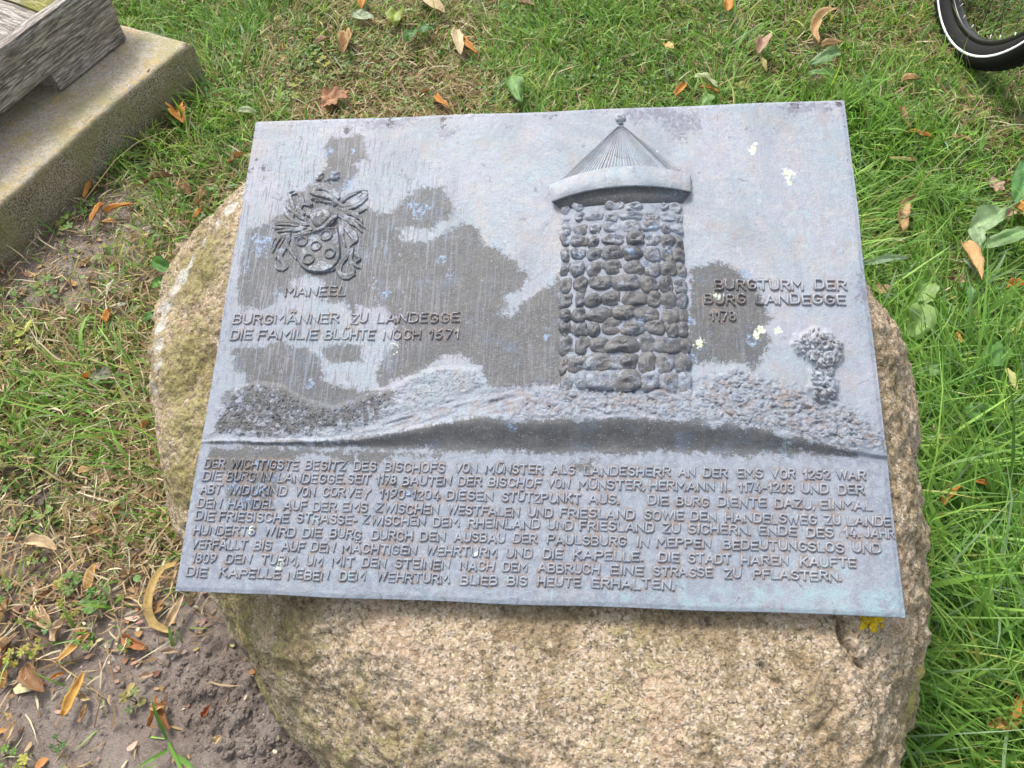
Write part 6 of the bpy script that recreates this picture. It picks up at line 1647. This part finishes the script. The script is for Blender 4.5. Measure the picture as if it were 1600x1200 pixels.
def litter_chips():
    n = 9000; x = RNG.uniform(-1.6, 2.0, n * 5); y = RNG.uniform(.05, 2.6, n * 5); ok = (bdist(x, y) > .0) & (sdf(x, y, CP) > .0); x, y = x[ok], y[ok]; z = zone(x, y)
    hum = np.exp(-(((x + .86) / .22) ** 2 + ((y - .50) / .24) ** 2) ** 2); ok = RNG.random(len(x)) < np.clip(.06 + .7 * z[:, 3] * z[:, 1] + .2 * z[:, 1] + .08 * z[:, 3] + 1.2 * hum, 0, 1) * (.4 + .6 * (fbm(x * 9, y * 9, s=141, o=2) > -.1)); x, y = x[ok][:n], y[ok][:n]; gz = ground_h(x, y); acc = Acc()
    pal = [(.46, .31, .16), (.30, .17, .08), (.55, .43, .27), (.20, .12, .07), (.50, .27, .10), (.36, .27, .20), (.62, .54, .42)]
    for i in range(len(x)):
        L = .0036 * math.exp(random.gauss(0, .6)); w = L * random.uniform(.3, .8); a = random.uniform(0, 6.28); k = 6; c = pal[random.randrange(7)]; V = []
        for j in range(k):
            t = 6.283 * j / k + random.uniform(-.3, .3); r = random.uniform(.7, 1.15); V.append((L * r * math.cos(t), w * r * math.sin(t), random.uniform(0, .35) * L))
        V.append((0, 0, .1 * L)); V = np.array(V) @ np.array([[math.cos(a), math.sin(a), 0], [-math.sin(a), math.cos(a), 0], [0, 0, 1]]) + [x[i], y[i], gz[i] + .0015 + random.random() * .004]
        acc.add(V, None, [(j, (j + 1) % k, k) for j in range(k)], (*[v * random.uniform(.8, 1.15) for v in c], 1))
    o = acc.build("leaf_litter", M_STRAW, None, False); tag(o, 'tiny chips of dead leaf and bark strewn over soil and turf', 'litter', kind='stuff')
litter_chips()


# ---- blades
def blades(name, n, mode, mat, label, cat):
    """many grass blades in one object"""
    x = RNG.uniform(-1.85, 2.05, n * 3); y = RNG.uniform(-.05, 2.75, n * 3)
    pr = proj(np.stack([x, y, x * 0 + .02], 1)); keep = (pr[:, 0] > -130) & (pr[:, 0] < 1730) & (pr[:, 1] > -70) & (pr[:, 1] < 1330)
    keep |= RNG.random(len(x)) < .12
    keep &= (bdist(x, y) > (-.015 if mode == 'green' else -.02)); keep &= sdf(x, y, CP) > .003
    keep &= ~((y < .15) & (np.abs(x) < .5))
    x, y = x[keep], y[keep]; z = np.vstack([zone(x[i:i + 20000], y[i:i + 20000]) for i in range(0, len(x), 20000)])
    den = z[:, 0] / 1.6 if mode == 'green' else z[:, 1] / 1.3
    cl = .55 + .75 * np.clip(.5 + 1.1 * fbm(x * 11, y * 11, s=101 if mode == 'green' else 102, o=3), 0, 1.4)
    ok = RNG.random(len(x)) < den * cl
    for ox, oy, r, oz in OCC:
        ok &= ~(((x - ox) ** 2 + (y - oy) ** 2 < r * r) | (((x - ox * .985) ** 2 + (y - (oy - r * .7)) ** 2 < (r * .8) ** 2) & (RNG.random(len(x)) < .75)))
    x, y, z = x[ok], y[ok], z[ok]; m = min(len(x), n); x, y, z = x[:m], y[:m], z[:m]
    gz = np.concatenate([ground_h(x[i:i + 20000], y[i:i + 20000]) for i in range(0, m, 20000)]) - .003
    if mode == 'green':
        L = 1.12 * z[:, 2] * np.exp(RNG.normal(0, .36, m)); w = (.0014 + .013 * z[:, 2] ** 1.0) * RNG.uniform(.55, 1.15, m) * np.where(RNG.random(m) < .14, 1.9, 1.0)
        ph0 = RNG.uniform(.1, .75, m); ph1 = RNG.uniform(.3, 1.4, m)
        az = RNG.uniform(0, 2 * np.pi, m)
        flow = 2.2 * fbm(x * 2.3, y * 2.3, s=111, o=2) * np.pi; az = np.where(RNG.random(m) < .55, flow + RNG.normal(0, .5, m), az)
        # long grass bends away from the boulder
        aw = np.arctan2(y - BC[1], x - BC[0]); nb = np.exp(-np.maximum(bdist(x, y), 0) / .12); az = np.where(RNG.random(m) < nb * .7, aw + RNG.normal(0, .7, m), az)
        ns = 5
    else:
        L = .045 * np.exp(RNG.normal(0, .4, m)) * (.6 + 8 * z[:, 2]); w = RNG.uniform(.0008, .0023, m); ph0 = RNG.uniform(.8, 1.5, m); ph1 = RNG.uniform(-.2, .5, m); az = RNG.uniform(0, 2 * np.pi, m); ns = 4
        gz = gz + RNG.uniform(.0, .014, m)
    curve = RNG.normal(0, .5 if mode == 'green' else .9, m)
    P = np.zeros((m, ns, 3)); P[:, 0] = np.stack([x, y, gz], 1); aa = az.copy()
    for k in range(1, ns):
        ph = ph0 + ph1 * (k / (ns - 1)); aa = aa + curve / (ns - 1)
        d = np.stack([np.sin(ph) * np.cos(aa), np.sin(ph) * np.sin(aa), np.cos(ph)], 1); P[:, k] = P[:, k - 1] + d * (L / (ns - 1))[:, None]
    P[:, 1:, 2] = np.maximum(P[:, 1:, 2], (gz + .004)[:, None])
    side = np.stack([-np.sin(az + RNG.normal(0, .5, m)), np.cos(az), RNG.normal(0, .3, m)], 1); side /= np.linalg.norm(side, axis=1)[:, None]
    tp = np.array([.7, 1.0, .85, .5, 0])[:ns] if ns == 5 else np.array([.8, 1., .7, 0])
    V = []
    for k in range(ns - 1): V.append(P[:, k] - side * (w * tp[k])[:, None]); V.append(P[:, k] + side * (w * tp[k])[:, None])
    V.append(P[:, -1]); V = np.stack(V, 1); nv = V.shape[1]; b = (np.arange(m) * nv)[:, None]
    Q = np.concatenate([b + np.array([2 * k, 2 * k + 1, 2 * k + 3, 2 * k + 2]) for k in range(ns - 2)], 0); T = b + np.array([nv - 3, nv - 2, nv - 1])
    if mode == 'green':
        c1 = np.array([.085, .225, .035]); c2 = np.array([.29, .46, .095]); c3 = np.array([.46, .43, .14]); r = RNG.random(m)[:, None]; yl = (RNG.random(m) < .04 + .28 * z[:, 4])[:, None] * RNG.uniform(.3, 1, m)[:, None]
        hue = np.clip(.5 + .9 * fbm(x * 4, y * 4, s=121, o=2), 0, 1)[:, None]
        c = c1 * (1 - r * .75 - .1 * hue) + c2 * (r * .75 + .1 * hue); c = c * (1 - yl) + c3 * yl; c = c * RNG.uniform(.7, 1.45, m)[:, None]
        sil = (RNG.random(m) < .06)[:, None]; c = np.where(sil, np.array([.24, .36, .20]), c)
    else:
        c1 = np.array([.44, .34, .19]); c2 = np.array([.27, .165, .085]); c3 = np.array([.60, .53, .37]); r = RNG.random((m, 1)); r2 = (RNG.random((m, 1)) < .25)
        c = c1 * (1 - r) + c2 * r; c = np.where(r2, c3, c) * RNG.uniform(.75, 1.25, (m, 1))
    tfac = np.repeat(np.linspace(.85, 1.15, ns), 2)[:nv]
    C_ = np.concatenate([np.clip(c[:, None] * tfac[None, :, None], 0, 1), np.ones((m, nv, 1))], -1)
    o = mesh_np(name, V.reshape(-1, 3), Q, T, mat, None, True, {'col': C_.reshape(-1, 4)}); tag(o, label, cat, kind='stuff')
    print(name, m)


blades("green_grass", 96000, 'green', M_GRASS, 'green grass growing round the boulder, longest at its right', 'grass')
blades("dry_grass", 62000, 'dry', M_STRAW, 'dry straw coloured grass and root litter matted on the ground', 'dry grass')


def outer_turf():
    n = 26000; x = RNG.uniform(-4.5, 5, n); y = RNG.uniform(-1.5, 6, n); ins = (np.abs(x) < 1.75) & (y > .0) & (y < 2.65)
    ok = ~ins & (sdf(x, y, CP) > .01) & (bdist(x, y) > .02); x, y = x[ok], y[ok]; m = len(x); z = ground_h(x, y, False) - .004
    L = .075 * np.exp(RNG.normal(0, .3, m)); w = .0032 * RNG.uniform(.6, 1.3, m); az = RNG.uniform(0, 6.28, m); ph = RNG.uniform(.2, .9, m)
    d = np.stack([np.cos(az), np.sin(az)], 1); sd = np.stack([-np.sin(az), np.cos(az)], 1) * w[:, None]; P = np.stack([x, y], 1)
    q = P + d * (L * .45 * np.sin(ph))[:, None]; r = P + d * (L * np.sin(ph + .3))[:, None]
    V = np.stack([np.column_stack([P - sd, z]), np.column_stack([P + sd, z]), np.column_stack([q + sd, z + L * .5 * np.cos(ph)]), np.column_stack([q - sd, z + L * .5 * np.cos(ph)]), np.column_stack([r, z + L * np.cos(ph + .35)])], 1)
    b = (np.arange(m) * 5)[:, None]; c = np.array([.10, .23, .04]) * RNG.uniform(.6, 1.9, (m, 1)); C_ = np.repeat(np.column_stack([np.clip(c, 0, 1), np.ones(m)]), 5, 0)
    o = mesh_np("outer_grass", V.reshape(-1, 3), b + np.array([0, 1, 2, 3]), b + np.array([3, 2, 4]), M_GRASS, attrs={'col': C_}); tag(o, 'sparser grass of the lawn farther out', 'grass', kind='stuff')
outer_turf()


def ground_cover():
    n = 6500; x = RNG.uniform(-1.8, 2.0, n * 4); y = RNG.uniform(.1, 2.7, n * 4)
    ok = (bdist(x, y) > .01) & (sdf(x, y, CP) > .01); x, y = x[ok], y[ok]; z = zone(x, y)
    cl = np.clip(fbm(x * 5, y * 5, s=131, o=2) * 2.2 + .2, 0, 1) * np.clip(z[:, 0], 0, 1.2) * (1 - z[:, 3] * .6)
    ok = RNG.random(len(x)) < cl; x, y = x[ok][:n], y[ok][:n]; acc = Acc(); gz = ground_h(x, y)
    t = np.linspace(0, 2 * np.pi, 8, endpoint=False)
    for i in range(len(x)):
        R = random.uniform(.0035, .0085); a = random.uniform(0, 6.28); el = random.uniform(.55, .9); tl = random.uniform(-.4, .4); h = random.uniform(.008, .035)
        X_ = R * np.cos(t); Y_ = R * el * np.sin(t); Z_ = X_ * tl + .25 * np.abs(Y_); V = np.stack([X_ * math.cos(a) - Y_ * math.sin(a), X_ * math.sin(a) + Y_ * math.cos(a), Z_], 1); V = np.vstack([V, [[0, 0, -.0008]]]) + [x[i], y[i], gz[i] + h]
        f = random.uniform(.6, 1.3); acc.add(V, None, [(j, (j + 1) % 8, 8) for j in range(8)], (min(1, .12 * f + .03 * (f > 1.15)), .25 * f, .05 * f, 1))
    o = acc.build("ground_cover", M_WEED); tag(o, 'small clover like leaves mixed into the grass', 'ground cover', kind='stuff')
ground_cover()


# thin stems and roots lying about, and the grass sprout at the lower edge
def stems():
    rr = random.Random(12)
    S = [([(128, 318, .02), (150, 290, .05), (180, 250, .08), (215, 222, .08), (250, 208, .06), (272, 203, .03)], .0011, (.42, .38, .18), 'long arching dry stem beside the concrete footing'),
         ([(42, 712, .02), (80, 860, .015), (100, 905, .01), (130, 950, .01)], .0009, (.35, .27, .15), 'thin runner crossing the litter at the left'),
         ([(40, 852, .02), (75, 850, .03), (120, 905, .02)], .001, (.48, .36, .18), 'bent tan stem above the leafy weed'),
         ([(200, 980, .01), (240, 981, .012), (272, 987, .01)], .001, (.50, .38, .2), 'straight pale stem under the curled strap'),
         ([(0, 1086, .01), (20, 1065, .012), (30, 1045, .01)], .0012, (.12, .09, .07), 'dark twig at the left edge'),
         ([(45, 1028, .02), (82, 1032, .02), (120, 1058, .015), (165, 1092, .01)], .0011, (.55, .38, .18), 'branching stalk of the long golden bract'),
         ([(248, 1007, .01), (247, 985, .03)], .0009, (.4, .3, .2), 'short upright straw on bare soil'),
         ([(942, 1020, None), (950, 1035, None), (959, 1050, None)], .0009, (.55, .42, .22), 'dry pine needle lying on the boulder front')]
    for pts, r, c, lab in S:
        P = np.array([atz(*p) if p[2] is not None else rock_spot(p[0], p[1]) + [0, -.002, .004] for p in pts]); tt = np.linspace(0, len(P) - 1, len(P) * 4); P = np.stack([np.interp(tt, np.arange(len(P)), P[:, i]) for i in range(3)], 1)
        o0 = P[0].copy(); V, Q, T = tube_arrays(P - o0, np.linspace(r, r * .6, len(P)), 6); o = mesh_np("dry_twig", V, Q, T, M_STRAW, None, attrs={'col': np.tile((*c, 1), (len(V), 1))}, loc=o0); tag(o, lab, 'stem', 'loose dry stems')
    # sprout
    b = atz(262, 1158, 0); root = empty("grass_sprout", b); tag(root, 'single green grass sprout with spreading blades on bare soil at the lower edge', 'grass sprout')
    for pts, w in (([(262, 1158, 0), (250, 1130, .03), (242, 1110, .05), (238, 1095, .06)], .0030), ([(262, 1158, 0), (275, 1185, .03), (290, 1215, .05)], .003), ([(262, 1172, .01), (240, 1185, .03), (215, 1200, .03)], .0034), ([(275, 1180, .02), (295, 1195, .05), (310, 1215, .05)], .004)):
        P = np.array([atz(*p) for p in pts]) - b; tt = np.linspace(0, len(P) - 1, 12); P = np.stack([np.interp(tt, np.arange(len(P)), P[:, i]) for i in range(3)], 1)
        T_ = np.gradient(P, axis=0); N = np.cross(T_, [0, 0, 1.]); N /= np.linalg.norm(N, axis=1)[:, None]; ww = w * np.sin(np.pi * np.linspace(.15, .98, 12)) ** .6
        V = np.stack([P + N * (u * ww)[:, None] + np.array([0, 0, .5]) * (abs(u) * ww)[:, None] for u in (-1, 0, 1)], 1).reshape(-1, 3); mesh_np("blade", V, grid_quads(3, 12), None, M_GRASS, root, attrs={'col': np.tile((.13, .27, .05, 1), (len(V), 1))})
    # soft long blades overlapping the concrete corner
stems()
print('tris', sum(sum(len(p.vertices) - 2 for p in me.polygons) if len(me.polygons) < 20000 else sum([len(me.loops) - 2 * len(me.polygons)]) for me in bpy.data.meshes))
